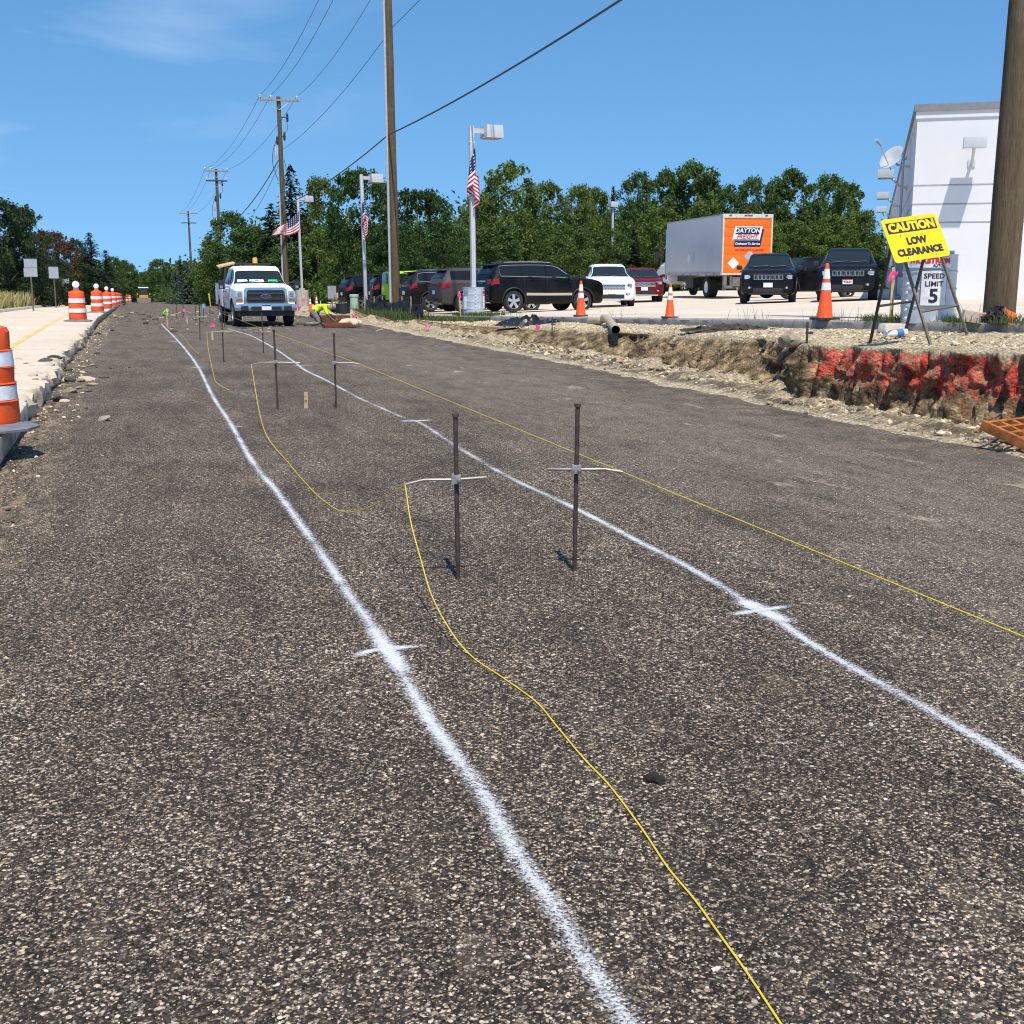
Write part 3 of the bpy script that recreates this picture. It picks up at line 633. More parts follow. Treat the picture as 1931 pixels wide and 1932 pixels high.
def wheel(parent, x, y, r, wd, sd, rimmat, spokes=5, rimr=.68):
    """tyre with its rim; sd is the side of the car it stands on"""
    b = MB(); p = [(r * .66, -wd / 2 + .01), (r * .9, -wd / 2), (r * .985, -wd / 2 + .03), (r, -wd / 4), (r, wd / 4), (r * .985, wd / 2 - .03), (r * .9, wd / 2), (r * .66, wd / 2 - .01), (r * .6, 0), (r * .66, -wd / 2 + .01)]
    b.lathe(p, 28, (x, y, r), axis=(0, sd, 0)); t = b.build('wheel', M_RUBBER, parent, smooth=True, ang=40)
    c = MB(); o = (x, y, r); rr = r * rimr
    c.lathe([(rr, wd * .44), (rr * .93, wd * .45), (rr * .88, wd * .3), (rr * .88, -wd * .2)], 28, o, axis=(0, sd, 0))
    c.lathe([(rr * .88, -wd * .05), (.0, -wd * .05)], 20, o, axis=(0, sd, 0), mi=1)
    for i in range(spokes):
        a = 2 * PI * i / spokes + .3; d = Vector((math.cos(a), 0, math.sin(a))); e = Vector((-d.z, 0, d.x)); ce = Vector(o) + Vector((0, sd * wd * .36, 0))
        for w0, w1, y0 in ((.075, .10, .0),):
            q = [ce + d * (rr * .1) - e * w0 * r * 1.5, ce + d * (rr * .92) - e * w1 * r * 1.5, ce + d * (rr * .92) + e * w1 * r * 1.5, ce + d * (rr * .1) + e * w0 * r * 1.5]
            bk = [v - Vector((0, sd * .03, 0)) for v in q]; c.add(q + bk, [(0, 1, 2, 3), (7, 6, 5, 4), (0, 4, 5, 1), (1, 5, 6, 2), (2, 6, 7, 3), (3, 7, 4, 0)])
    c.cyl(Vector(o) + Vector((0, sd * wd * .2, 0)), Vector(o) + Vector((0, sd * wd * .41, 0)), rr * .2, n=14)
    c.build('rim', [rimmat, M_BLACKPLASTIC], t, smooth=True, ang=40); return t
def plate(parent, x, z, txt, top=None, front=True, y=0):
    b = MB(); b.box((x, y, z), (.012, .31, .155)); sx = 1 if front else -1
    if top: b.box((x + sx * .0075, y, z + .062), (.004, .30, .03), mi=1)
    o = b.build('license_plate', [M_PLATE, top or M_PLATE], parent)
    if txt:
        vs, fs = text_geo(txt, .10, .002); k = MB(); k.add([(x + sx * .0095 + v.z * sx, y + sx * v.x, z - .012 + v.y) for v in vs], fs); k.build('number', M_INK, o)
    return o
def make_suv(name, label, pm, st=SUV, seven=True, trim=M_CHROME, rim=M_ALLOY, molding=True, txt='', ptop=None, rails=True, front_detail=True, badge=None, group=None, spare=False):
    r = thing(name, label, 'car', group=group); at, half, pt = loft(st); sx = st[-1][0] / 2.41
    wx = (-1.46 * sx, 1.455 * sx); W = max(q[1 + 1] for q in st); wr = .395
    body_shell(st, [pm, M_BLACKPLASTIC], r, [(x, W - .12) for x in wx], wr)
    for x in wx:
        for sd in (-1, 1): wheel(r, x, sd * (W - .135), wr, .25, sd, rim)
    # windows
    wins = [(-1.97, -1.12), (-1.06, -.10), (-.04, .86)] if not spare else [(-1.75, -.9), (-.82, -.05), (.02, .5)]
    for sd in (-1, 1):
        for a, c in wins:
            rows = patch(pt, a * sx, c * sx, 7.12, 7.93, sd, .006, 8, 3); b = MB(); b.grid(rows)
            g = b.build('window', M_GLASS, r, smooth=True, ang=180)
        if trim:
            b = MB(); a, c = wins[0][0] * sx, wins[-1][1] * sx
            n = 24
            b.tube([pt(a + (c - a) * i / n, 7.08, sd, .012) for i in range(n + 1)], .011, 5)
            b.tube([pt(a + (c - a) * i / n, 7.97, sd, .012) for i in range(n + 1)], .010, 5)
            b.tube([pt(a, 7.08, sd, .012), pt(a - .02, 7.5, sd, .012), pt(a, 7.97, sd, .012)], .011, 5)
            b.build('window_trim', trim, r, smooth=True)
        for hx in (-.72, .28): b = MB(); b.box(pt(hx * sx, 5.1, sd, .02), (.17, .03, .035)); b.build('door_handle', pm, r, bevel=.008)
        b = MB(); mx = .84 * sx if not spare else .55; my = W - .02
        b.box((mx, sd * (my + .10), 1.24 if not spare else 1.22), (.10, .2, .15), taper=(.8, .9)); b.box((mx, sd * my, 1.10 if not spare else 1.16), (.06, .14, .05))
        b.build('mirror', M_BLACKPLASTIC if pm.name != 'red_paint' else pm, r, bevel=.02)
        if molding:
            b = MB(); b.grid(patch(pt, -.95 * sx, .98 * sx, 2.75, 3.05, sd, .012, 10, 2)); b.build('side_molding', trim or M_BLACKPLASTIC, r)
        # flares and door gaps
        for x in wx:
            b = MB(); pts = []
            for i in range(19):
                th = PI * (-.02 + 1.04 * i / 18); xx = x + (wr + .085) * math.cos(th); zz = wr + (wr + .085) * math.sin(th); pts.append((xx, sd * (at(xx)[1] + .004), zz))
            b.tube(pts, .026, 6); b.build('arch_flare', M_BLACKPLASTIC if pm.name != 'white_paint' else pm, r, smooth=True)
        for gx in (-1.02, -.06, 1.02):
            if spare: gx = gx * .5 + .1
            b = MB(); b.tube([pt(gx * sx, q, sd, .0) for q in (2, 2.6, 3.2, 4, 5, 5.8)], .006, 4); b.build('door_gap', M_BLACKPLASTIC, r)
        if rails:
            b = MB(); b.tube([(x * sx, sd * .60, at(x * sx)[3] + .035) for x in (-1.7, -1.4, -.8, -.2, .2)], .016, 6); b.build('roof_rail', M_BLACKPLASTIC if not trim else trim, r, smooth=True)
    fx0, fx1 = (.52, 1.13) if not spare else (.53, .73)
    b = MB(); rows = []
    for i in range(9):
        x = (fx0 + (fx1 - fx0) * i / 8) * sx; h = half(x)
        rows.append([pt(x, q, sd, .007) for sd, qs in ((1, (8.25, 9, 10, 11)), (-1, (10, 9, 8.25))) for q in qs])
    b.grid(rows); b.build('windshield', M_GLASS2, r, smooth=True, ang=180)
    for y0 in (-.55, .05): b = MB(); b.tube([((fx1 + .02) * sx, y0, at((fx1 + .02) * sx)[3] + .03), ((fx1 - .06) * sx, y0 + .52, at((fx1 - .06) * sx)[3] + .03)], .012, 4); b.build('wiper', M_BLACKPLASTIC, r)
    b = MB(); rows = []
    rx0, rx1 = (-2.29, -2.075) if not spare else (-1.895, -1.875)
    for i in range(7):
        x = (rx0 + (rx1 - rx0) * i / 6) * (sx if not spare else 1)
        zz = [pt(x, q, sd, .009) for sd, qs in ((1, (8.2, 9, 10, 11)), (-1, (10, 9, 8.2))) for q in qs]; rows.append(zz)
    b.grid(rows); b.build('rear_window', M_GLASS, r, smooth=True, ang=180)
    if not spare:
        b = MB(); b.box((-2.10 * sx, 0, at(-2.08 * sx)[3] + .03), (.24, 1.22, .03), Matrix.Rotation(-.12, 3, 'Y')); b.build('spoiler', pm, r, bevel=.012)
    # tail
    for sd in (-1, 1):
        b = MB()
        b.grid(patch(pt, -2.36 * sx, -2.06 * sx, 4.15, 5.25, sd, .016, 6, 3)); b.box((-2.355 * sx, sd * .70, 1.09), (.07, .30, .17)); b.build('taillight', M_GLASSRED, r, smooth=True, ang=40)
        b = MB(); b.box((-2.405 * sx, sd * .62, .60), (.03, .18, .05)); b.build('reflector', M_GLASSRED, r)
    b = MB(); b.box((-2.375 * sx, 0, 1.10), (.03, .8, .06)); b.build('tailgate_bar', trim or M_BLACKPLASTIC, r, bevel=.006)
    b = MB(); b.box((-2.39 * sx, 0, .50), (.10, 1.5, .10)); b.build('bumper', M_BLACKPLASTIC, r, bevel=.02)
    for sd in (-1, 1): b = MB(); b.cyl((-2.42 * sx, sd * .5, .36), (-2.2 * sx, sd * .5, .36), .04, n=10); b.build('exhaust', M_CHROME, r)
    plate(r, -2.425 * sx, .80, '', front=False)
    # nose
    X = st[-1][0]
    if spare:
        wheel(r, -2.02, 0, .37, .22, 1, M_ALLOY).name = 'spare_wheel'
        sw = r.children[-1]; sw.rotation_euler = (0, 0, PI / 2); sw.location = (-2.05, 2.02, .62)
    elif seven:
        b = MB(); b.box((X - .012, 0, .90), (.05, 1.04, .19)); g = b.build('grille', M_BLACKPLASTIC, r, bevel=.01)
        b = MB()
        for i in range(7):
            y = (i - 3) * .142; q = .052
            for sg in (-1, 1): b.box((X + .024, y + sg * q, .90), (.02, .014, .16))
            for sg in (-1, 1): b.box((X + .024, y, .90 + sg * .075), (.02, .10, .014))
        b.build('slot_trim', M_CHROME, g)
    else:
        b = MB(); b.box((X + .0, 0, .84), (.03, 1.06, .20)); g = b.build('grille', M_CHROME, r, bevel=.02)
        b = MB()
        for k in (-1, 0, 1):
            for i in range(-8, 9): b.box((X + .02, i * .06 + (.03 if k else 0), .84 + k * .055), (.012, .036, .036), Matrix.Rotation(PI / 4, 3, 'X'))
        b.build('mesh_insert', M_BLACKPLASTIC, g)
    if not spare:
        for sd in (-1, 1):
            b = MB(); b.box((X - .075, sd * .69, .91), (.16, .28, .14), Matrix.Rotation(-sd * .35, 3, 'Z')); h = b.build('headlight', M_LENS, r, bevel=.02)
            b = MB(); b.cyl((X - .02, sd * .66, .91), (X + .02, sd * .65, .91), .045, n=12); b.build('lamp', M_CHROME, h)
            b = MB(); b.box((X - .03, sd * .63, .55), (.06, .2, .10)); fl = b.build('fog_lamp', M_CHROME if seven else M_BLACKPLASTIC, r, bevel=.02)
            b = MB(); b.cyl((X - .0, sd * .63, .55), (X + .015, sd * .63, .55), .04, n=12); b.build('lens', M_LENS, fl)
        b = MB(); b.box((X - .03, 0, .46), (.08, 1.0, .16)); b.build('lower_intake', M_BLACKPLASTIC, r, bevel=.015)
        b = MB(); b.box((X - .02, 0, .345), (.10, 1.3, .05)); b.build('skid_plate', M_STEELGREY if not seven else M_BLACKPLASTIC, r, bevel=.015)
        plate(r, X + .03, .64, txt, ptop)
    if badge:
        vs, fs = text_geo(badge, .14, .003); k = MB(); k.add([(-2.405 * sx, -v.x, 1.04 + v.y * .8) for v in vs], fs); k.build('badge', M_CHROME, r)
    return r
P_BLACK = paint('black_paint', (0.0035, 0.0035, 0.004), 0.012); P_DARK = paint('charcoal_paint', (0.012, 0.012, 0.013), 0.03); P_BROWN = paint('bronze_paint', (0.065, 0.057, 0.055), 0.03)
P_WHITE = paint('white_paint', (0.78, 0.79, 0.81), 0.02); P_RED = paint('red_paint', (0.13, 0.004, 0.009), 0.02); P_LIME = paint('lime_paint', (0.5, 0.75, 0.015), 0.02); P_NAVY = paint('navy_paint', (0.004, 0.005, 0.009), 0.015)
def put_car(o, x, y, Y, head):
    """set a car down on the land seen at a pixel column, Y metres out; head is its heading"""
    p = at_y(x, y, Y); o.location = (p.x, p.y, height(p.x, p.y)); o.rotation_euler = (0, 0, head); return o
NH = RA - PI / 2                                 # heading across the road, nose away from it
G = 'dark cars parked with their tails to the road'
put_car(make_suv('parked_suv', 'black four-door parked suv with chrome window trim and side strip behind the cone', P_BLACK, group=G, badge='Jeep'), 1014, 560, 45.2, NH + .12).scale = (.95, 1, 1)
put_car(make_suv('parked_suv', 'bronze grey suv parked between two black ones behind the lamp post', P_BROWN, trim=None, group=G, molding=False), 924, 560, 50.0, NH + .08)
put_car(make_suv('parked_suv', 'charcoal suv with dark alloy wheels parked beside the bronze suv', P_DARK, group=G, molding=False), 860, 560, 54.5, NH + .06)
put_car(make_suv('parked_suv', 'black suv partly hidden behind the wooden utility pole and silt fence', P_BLACK, group=G, trim=None, molding=False), 785, 555, 62.5, NH)
put_car(make_suv('parked_suv', 'black suv farthest along the tail-out row beside the slim lamp post', P_NAVY, group=G, trim=None, molding=False), 726, 555, 66.5, NH + .1)
put_car(make_suv('parked_jeep', 'lime green boxy off-roader with a spare wheel on its back', P_LIME, JEEP, spare=True, trim=None, molding=False, rails=False, group=G), 800, 555, 58.3, NH)
put_car(make_suv('white_suv', 'white suv facing out, nose towards the road, chrome mesh grille', P_WHITE, EXPLORER, seven=False, trim=None, molding=False, txt='', rim=M_ALLOY), 1145, 565, 52.0, -PI / 2 + .0)
put_car(make_suv('red_car', 'dark red car tucked between the white suv and the box truck', P_RED, SEDANISH, seven=False, trim=None, molding=False, rails=False), 1208, 565, 60.0, -PI / 2 - .03)
G2 = 'black suvs facing the road'
put_car(make_suv('black_suv', 'black suv with seven chrome grille slots parked behind the orange box truck', P_NAVY, trim=None, molding=False, rails=False, group=G2), 1449, 565, 44.6, -PI / 2 - .22)
put_car(make_suv('black_suv', 'black suv with red-topped plate parked nearest the white building', P_NAVY, trim=None, molding=False, rails=False, txt='95665', ptop=M_RED, group=G2), 1597, 565, 42.0, -PI / 2 - .27)
put_car(make_suv('black_suv', 'dark suv seen side-on between the two black suvs facing the road', P_BLACK, trim=None, molding=False, rails=False, group=G2), 1520, 560, 53.0, PI + .35)
put_car(make_suv('pale_car', 'small pale car seen far off under the box truck', paint('pale_paint', (0.4, 0.42, 0.45)), SEDANISH, seven=False, trim=None, molding=False, rails=False), 1312, 560, 100.0, .2)

# ---------------------------------------------------------------- white pickup standing on the dug road
def pickup():
    r = thing('pickup_truck', 'white work pickup with amber roof beacon facing us on the dug road', 'pickup truck')
    at, half, pt = loft(TRUCKCAB); X = 2.42; pm = P_WHITE; W = 1.01; wr = .42
    body_shell(TRUCKCAB, [pm, M_BLACKPLASTIC], r, [(1.5, .9)], wr, arch=.09)
    b = MB()                                      # pick-up bed
    for sd in (-1, 1):
        b.prism([(-3.62, .62), (-2.95, .62), (-2.88, .80), (-2.72, .94), (-2.5, 1.0), (-2.28, .94), (-2.12, .80), (-2.05, .62), (-1.33, .58), (-1.33, 1.36), (-3.62, 1.36)], sd * .93, sd * 1.0)
        b.box((-2.47, sd * .965, 1.375), (2.3, .09, .035), mi=1)
    b.box((-3.6, 0, 1.0), (.06, 1.9, .72)); b.box((-1.36, 0, 1.0), (.05, 1.9, .72)); b.box((-2.47, 0, .72), (2.26, 1.86, .06), mi=1)
    b.build('truck_bed', [pm, M_BLACKPLASTIC], r, bevel=.012)
    for x in (1.5, -2.5):
        for sd in (-1, 1): wheel(r, x, sd * .86, wr, .27, sd, M_ALLOY, 8)
    for sd in (-1, 1):
        for a, c in ((-1.12, -.36), (-.28, .92)):
            b = MB(); b.grid(patch(pt, a, c, 7.12, 7.93, sd, .006, 8, 3)); b.build('window', M_GLASS, r, smooth=True, ang=180)
        b = MB(); b.box((.98, sd * 1.24, 1.36), (.12, .20, .30)); b.tube([(.95, sd * .97, 1.42), (.98, sd * 1.18, 1.42)], .02, 6); b.tube([(.95, sd * .97, 1.28), (.98, sd * 1.18, 1.28)], .02, 6)
        m = b.build('mirror', M_BLACKPLASTIC, r, bevel=.02)
        b = MB(); b.box((.915, sd * 1.24, 1.36), (.01, .16, .2)); b.box((1.043, sd * 1.26, 1.28), (.008, .10, .09), mi=1); b.build('mirror_glass', [M_GLASS, M_CHROME], m)
        b = MB(); b.box((X - .05, sd * .855, .98), (.14, .25, .36)); h = b.build('headlight', M_LENS, r, bevel=.03)
        b = MB(); b.cyl((X - .02, sd * .84, 1.05), (X + .03, sd * .84, 1.05), .07, n=14); b.box((X + .015, sd * .855, .87), (.02, .2, .07), mi=1); b.build('lamp', [M_CHROME, plain('smoked_lens', (.22, .15, .10), .2)], h, smooth=True)
        b = MB(); b.box((X + .12, sd * .70, .60), (.03, .24, .17)); b.build('fog_lamp', M_BLACKPLASTIC, r, bevel=.03)
        b = MB(); b.box((.1, sd * 1.0, .40), (1.8, .14, .05)); b.build('running_board', M_BLACKPLASTIC, r, bevel=.015)
        for hx in (-.62, .1): b = MB(); b.box((hx, sd * 1.018, 1.12), (.2, .03, .04)); b.build('door_handle', M_BLACKPLASTIC, r, bevel=.008)
        for gx in (-.32, 1.0, -.98): b = MB(); b.tube([pt(gx, q, sd, .0) for q in (2, 2.6, 3.2, 4, 5, 5.8)], .007, 4); b.build('door_gap', M_BLACKPLASTIC, r)
        b = MB(); b.grid([[(xx, sd * 1.018, zz) for zz in (.82, 1.08)] for xx in (-.22, .75)]); b.build('door_decal', plain('faded_decal', (.62, .45, .42), .5, var=.5, scale=5), r)
    b = MB(); rows = []
    for i in range(9):
        x = .64 + (1.12 - .64) * i / 8; rows.append([pt(x, q, sd, .008) for sd, qs in ((1, (8.3, 9, 10, 11)), (-1, (10, 9, 8.3))) for q in qs])
    b.grid(rows); ws = b.build('windshield', M_GLASS2, r, smooth=True, ang=180)
    # papers lying along the dashboard, seen through the lower screen
    for (y0, y1, m) in ((.62, .28, plain('green_paper', (.03, .5, .16), .5, var=.05)), (.16, -.34, plain('pale_paper', (.62, .82, .86), .5, var=.05)), (-.38, -.74, plain('pale_paper', (.62, .82, .86), .5))):
        b = MB(); b.add([pt(x, q, 1, .016) * 1 if False else Vector((x, y, at(x)[3] + .022)) for x, y in ((1.09, y0), (1.09, y1), (.985, y1 + .02), (.985, y0 - .02))], [(0, 1, 2, 3)]); b.build('dash_paper', m, ws)
    for y0 in (-.75, .0): b = MB(); b.tube([(1.12, y0, at(1.12)[3] + .03), (1.04, y0 + .72, at(1.04)[3] + .03)], .014, 4); b.build('wiper', M_BLACKPLASTIC, r)
    # grille, bumper, plate
    b = MB(); b.prism([(-.64, .72), (.64, .72), (.72, .80), (.70, 1.18), (.62, 1.27), (-.62, 1.27), (-.70, 1.18), (-.72, .80)], X - .04, X + .05, 'x'); g = b.build('grille', M_CHROME, r, bevel=.015)
    b = MB(); b.prism([(-.57, .77), (.57, .77), (.63, .83), (.61, 1.13), (.56, 1.19), (-.56, 1.19), (-.61, 1.13), (-.63, .83)], X + .03, X + .056, 'x'); b.build('grille_insert', M_BLACKPLASTIC, g)
    b = MB()
    for z in (.90, 1.07): b.box((X + .066, 0, z), (.02, 1.16, .045))
    b.build('grille_bar', plain('dark_chrome', (.12, .12, .13), .3, .8), g, bevel=.008)
    b = MB(); b.prism([(.17 * math.cos(a), .985 + .068 * math.sin(a)) for a in [2 * PI * i / 24 for i in range(24)]], X + .07, X + .09, 'x'); b.prism([(.155 * math.cos(a), .985 + .056 * math.sin(a)) for a in [2 * PI * i / 24 for i in range(24)]], X + .09, X + .094, 'x', mi=1)
    em = b.build('emblem', [M_CHROME, M_NAVY], g)
    vs, fs = text_geo('Ford', .095, .0015, .3); k = MB(); k.add([(X + .096, v.x, .982 + v.y) for v in vs], fs); k.build('emblem_script', M_CHROME, em)
    b = MB(); b.prism([(-1.0, .52), (1.0, .52), (1.01, .72), (.7, .76), (-.7, .76), (-1.01, .72)], X - .06, X + .10, 'x'); bp = b.build('bumper', M_CHROME, r, bevel=.03)
    b = MB(); b.box((X + .105, 0, .60), (.02, .98, .13)); b.build('bumper_slot', M_BLACKPLASTIC, bp, bevel=.01)
    b = MB(); b.box((X - .05, 0, .43), (.16, 1.86, .17)); b.build('air_dam', M_BLACKPLASTIC, r, bevel=.02)
    plate(r, X + .128, .625, '', M_NAVY)
    b = MB(); b.box((-2.3, 0, .52), (2.6, .7, .2)); b.tube([(-2.5, -.8, .42), (-2.5, .8, .42)], .07, 8); b.box((.4, 0, .45), (1.8, .8, .16)); b.build('chassis', M_BLACKPLASTIC, r)
    # roof rack carrying the beacon
    b = MB(); b.box((-.45, 0, 2.05), (.4, 1.2, .05)); b.box((-.45, .5, 2.0), (.3, .05, .1)); b.box((-.45, -.5, 2.0), (.3, .05, .1)); b.build('light_bar', M_BLACKPLASTIC, r, bevel=.012)
    b = MB(); b.lathe([(0, .20), (.07, .19), (.085, .14), (.085, .02), (.09, 0)], 16, (-.45, 0.08, 2.075)); b.build('beacon', M_AMBER, r, smooth=True)
    return r
pk = pickup(); p = at_z(485, 600, 0); p = at_y(484, 600, 42.3); pk.location = (p.x, p.y, zroad(*XS(p.x, p.y))); pk.rotation_euler = (0, 0, RA + PI + .035)
# timber sawhorse standing in the bed
bedp = pk.matrix_basis @ Vector((-2.3, -.72, .78)); sh = thing('sawhorse', 'dark timber sawhorse with pale planks riding in the pickup bed', 'sawhorse', bedp, RA + PI + .035)
b = MB()
for x, y in ((-.2, -.12), (.3, -.12), (-.2, .3), (.3, .3)): b.box((x, y, .58), (.07, .07, 1.2), Matrix.Rotation(.12 * (1 if y > 0 else -1), 3, 'X'))
for x in (-.2, .3): b.box((x, .09, .7), (.06, .5, .09))
b.box((.05, .09, 1.1), (.7, .12, .1)); b.build('trestle', plain('stained_timber', (.05, .035, .025), .8, var=.4), sh)
b = MB(); b.box((0.05, 0, 1.26), (.62, .62, .045), Matrix.Rotation(.22, 3, 'X') @ Matrix.Rotation(.1, 3, 'Y')); b.box((.3, .38, .95), (.05, .12, .6), Matrix.Rotation(-.5, 3, 'X')); b.build('plank', M_WOOD, sh)

# ---------------------------------------------------------------- box truck on the lot
def box_truck():
    r = thing('box_truck', 'large freight box truck with an orange roll-up rear door and pale grey side', 'box truck')
    Lb, Wb, z0, z1 = 9.6, 2.5, 1.12, 3.98; h = Wb / 2
    grey = plain('pale_panel', (.52, .54, .58), .45, var=.04, scale=2, dirt=.1, dirtcol=(.4, .38, .36)); worn = plain('worn_frame', (.68, .63, .55), .6, var=.15, scale=9, dirt=.5, dirtcol=(.24, .14, .07)); org = plain('orange_door', (.86, .165, .01), .5, var=.04)
    b = MB(); b.box((Lb / 2 + .02, 0, (z0 + z1) / 2), (Lb - .04, Wb, z1 - z0)); b.build('cargo_box', grey, r, bevel=.02)
    for sd in (-1, 1):
        for zz, hh in ((z0 + .05, .12), (z1 - .03, .07)): b = MB(); b.box((Lb / 2, sd * (h + .006), zz), (Lb - .1, .05, hh)); b.build('side_rail', plain('rail_alloy', (.5, .5, .5), .5, .4), r)
    for i in range(7):
        for sd in (-1, 1): b = MB(); b.box((1.0 + i * 1.3, sd * (h + .036), z0 + .05), (.30, .006, .05)); b.build('reflector', M_RED, r)
    b = MB()
    for sd in (-1, 1): b.box((-.02, sd * (h - .035), (z0 + z1) / 2), (.10, .07, z1 - z0 + .02))
    b.box((-.03, 0, z1 - .09), (.12, Wb - .14, .20)); b.box((-.02, 0, z0 + .04), (.10, Wb - .14, .08)); fr_ = b.build('door_frame', worn, r, bevel=.012)
    for y in (-.9, -.14, 0, .14, .9): b = MB(); b.box((-.10, y, z1 - .05), (.03, .12, .04)); b.build('marker_lamp', M_GLASSRED, fr_)
    dz0, dz1 = z0 + .08, z1 - .19; b = MB(); n = 6
    for i in range(n): b.box((-.035, 0, dz0 + (dz1 - dz0) * (i + .5) / n), (.05, Wb - .15, (dz1 - dz0) / n - .006))
    d = b.build('roll_up_door', org, r, bevel=.004)
    X = -.066; mid = (dz0 + dz1) / 2
    def quad(name, pts, m, x, par): b = MB(); b.add([(x, -y, z) for y, z in pts] + [(x + .004, -y, z) for y, z in pts], [(3, 2, 1, 0), (0, 1, 5, 4), (1, 2, 6, 5), (2, 3, 7, 6), (3, 0, 4, 7)]); return b.build(name, m, par)
    def txt(name, s, size, y, z, m, x, sh=0, bold=0, wide=1): vs, fs = text_geo(s, size, bold, sh, .002, wide); b = MB(); b.add([(x - v.z, -(y + v.x), z + v.y) for v in vs], fs); return b.build(name, m, d)
    cz = mid + .52
    def para(y0, y1, a, c, k=.2): return [(y0 + k * (a - cz), a), (y1 + k * (a - cz), a), (y1 + k * (c - cz), c), (y0 + k * (c - cz), c)]
    quad('logo_shadow', para(-.58, .76, cz - .56, cz + .28), M_NAVY, X, d); quad('logo_panel', para(-.72, .66, cz - .26, cz + .40), M_REFWHITE, X - .004, d)
    quad('logo_panel', para(-.63, .57, cz + .03, cz + .345), M_NAVY, X - .008, d); quad('logo_panel', para(-.66, .60, cz - .245, cz - .215), M_NAVY, X - .008, d)
    txt('logo_text', 'DAYTON', .30, -.02, cz + .19, M_WHITE, X - .012, .2, .007, 1.0); txt('logo_text', 'FREIGHT', .27, -.03, cz - .09, M_RED, X - .012, .2, .005, 1.0)
    txt('logo_text', 'Dedicated To Service', .145, .0, cz - .42, M_WHITE, X - .012, .2, .004, .98); txt('door_text', 'NO FORKLIFTS ALLOWED!', .125, .12, cz - .72, M_RED, X - .004, 0, .003, .98)
    def dia(y, z, m, s=.33): quad('placard', [(y - s, z), (y, z - s), (y + s, z), (y, z + s)], m, X - .003, d)
    dia(-.68, dz0 + .48, M_REFWHITE, .29); dia(.14, dz0 + .80, M_GALV, .29)
    for xx, m in ((5.3, M_REFWHITE), (4.55, M_GALV)):
        s = .3; b = MB(); b.add([(xx - s, h + .008, 1.95), (xx, h + .008, 1.65), (xx + s, h + .008, 1.95), (xx, h + .008, 2.25)], [(0, 1, 2, 3)]); b.build('placard', m, r)
    # chassis, lift gate and wheels
    b = MB(); b.box((5.6, .45, .92), (11.2, .14, .28)); b.box((5.6, -.45, .92), (11.2, .14, .28)); b.box((2.6, 0, .52), (.3, 1.7, .2)); b.box((5.6, .85, .72), (1.3, .5, .5)); b.box((5.6, -.85, .72), (1.3, .5, .5)); b.build('chassis', M_BLACKPLASTIC, r)
    b = MB(); b.box((-.12, 0, .55), (.16, 2.3, .14)); b.box((-.1, .8, .8), (.12, .1, .5)); b.box((-.1, -.8, .8), (.12, .1, .5)); b.box((-.2, 0, .80), (.10, 1.5, .42)); b.box((-.02, 1.08, .75), (.2, .16, .7)); b.box((-.02, -1.08, .75), (.2, .16, .7)); b.tube([(.2, .5, .95), (-.3, .5, .4)], .05, 6); b.tube([(.2, -.5, .95), (-.3, -.5, .4)], .05, 6); b.build('lift_gate', plain('worn_steel', (.2, .19, .18), .6, .4, var=.3), r)
    b = MB(); b.box((-.262, 0, .9), (.01, .6, .05)); b.build('reflector', M_REFWHITE, r)
    for x, y in ((2.6, .92), (2.6, -.92)): wheel(r, x, y, .52, .52, 1 if y > 0 else -1, M_WHITE, 8, .56)
    for y in (.95, -.95): wheel(r, 10.9, y, .52, .3, 1 if y > 0 else -1, M_WHITE, 8, .56)
    for sd in (-1, 1): b = MB(); b.box((3.35, sd * .95, .75), (.02, .55, .6)); b.build('mud_flap', M_BLACKPLASTIC, r)
    cab = [(9.75, .8, .98, 1.6, 1.65, .9), (9.78, .75, 1.02, 1.7, 2.7, .9), (9.9, .7, 1.03, 1.7, 2.82, .9), (10.9, .7, 1.04, 1.7, 2.8, .9), (11.1, .7, 1.04, 1.7, 2.7, .9), (11.45, .7, 1.04, 1.7, 1.82, .86), (11.9, .7, 1.0, 1.62, 1.7, .75), (12.5, .65, .96, 1.45, 1.52, .68), (12.75, .65, .92, 1.25, 1.32, .66), (12.82, .7, .86, 1.0, 1.06, .62)]
    body_shell(cab, [P_WHITE, M_BLACKPLASTIC], r, [(10.9 + .55, .95)], .52, 'cab', .1); at, half, pt = loft(cab)
    for ch in [c for c in r.children if c.name.startswith('wheel')][-2:]: ch.location.x = .55
    for sd in (-1, 1):
        b = MB(); b.grid(patch(pt, 9.95, 11.25, 7.12, 7.93, sd, .008, 8, 3)); b.build('window', M_GLASS, r)
        b = MB(); b.box((11.3, sd * 1.3, 2.2), (.12, .22, .5)); b.tube([(11.2, sd * 1.0, 2.3), (11.3, sd * 1.25, 2.3)], .02, 5); b.build('mirror', M_BLACKPLASTIC, r, bevel=.02)
    b = MB(); b.grid([[pt(11.14 + .28 * i / 6, q, sd, .01) for sd, qs in ((1, (8.3, 9, 10, 11)), (-1, (10, 9, 8.3))) for q in qs] for i in range(7)]); b.build('windshield', M_GLASS2, r)
    b = MB(); b.box((12.86, 0, .75), (.14, 2.1, .3)); b.build('bumper', M_CHROME, r, bevel=.03)
    b = MB(); b.cyl((9.72, 1.2, .9), (9.72, 1.2, 3.6), .06, n=10); b.build('exhaust_stack', M_CHROME, r)
    return r
bt = box_truck(); a = at_y(1405, 560, 59.5); bt.location = (a.x, a.y, height(a.x, a.y) - .02); bt.rotation_euler = (0, 0, PI / 2 + .155)

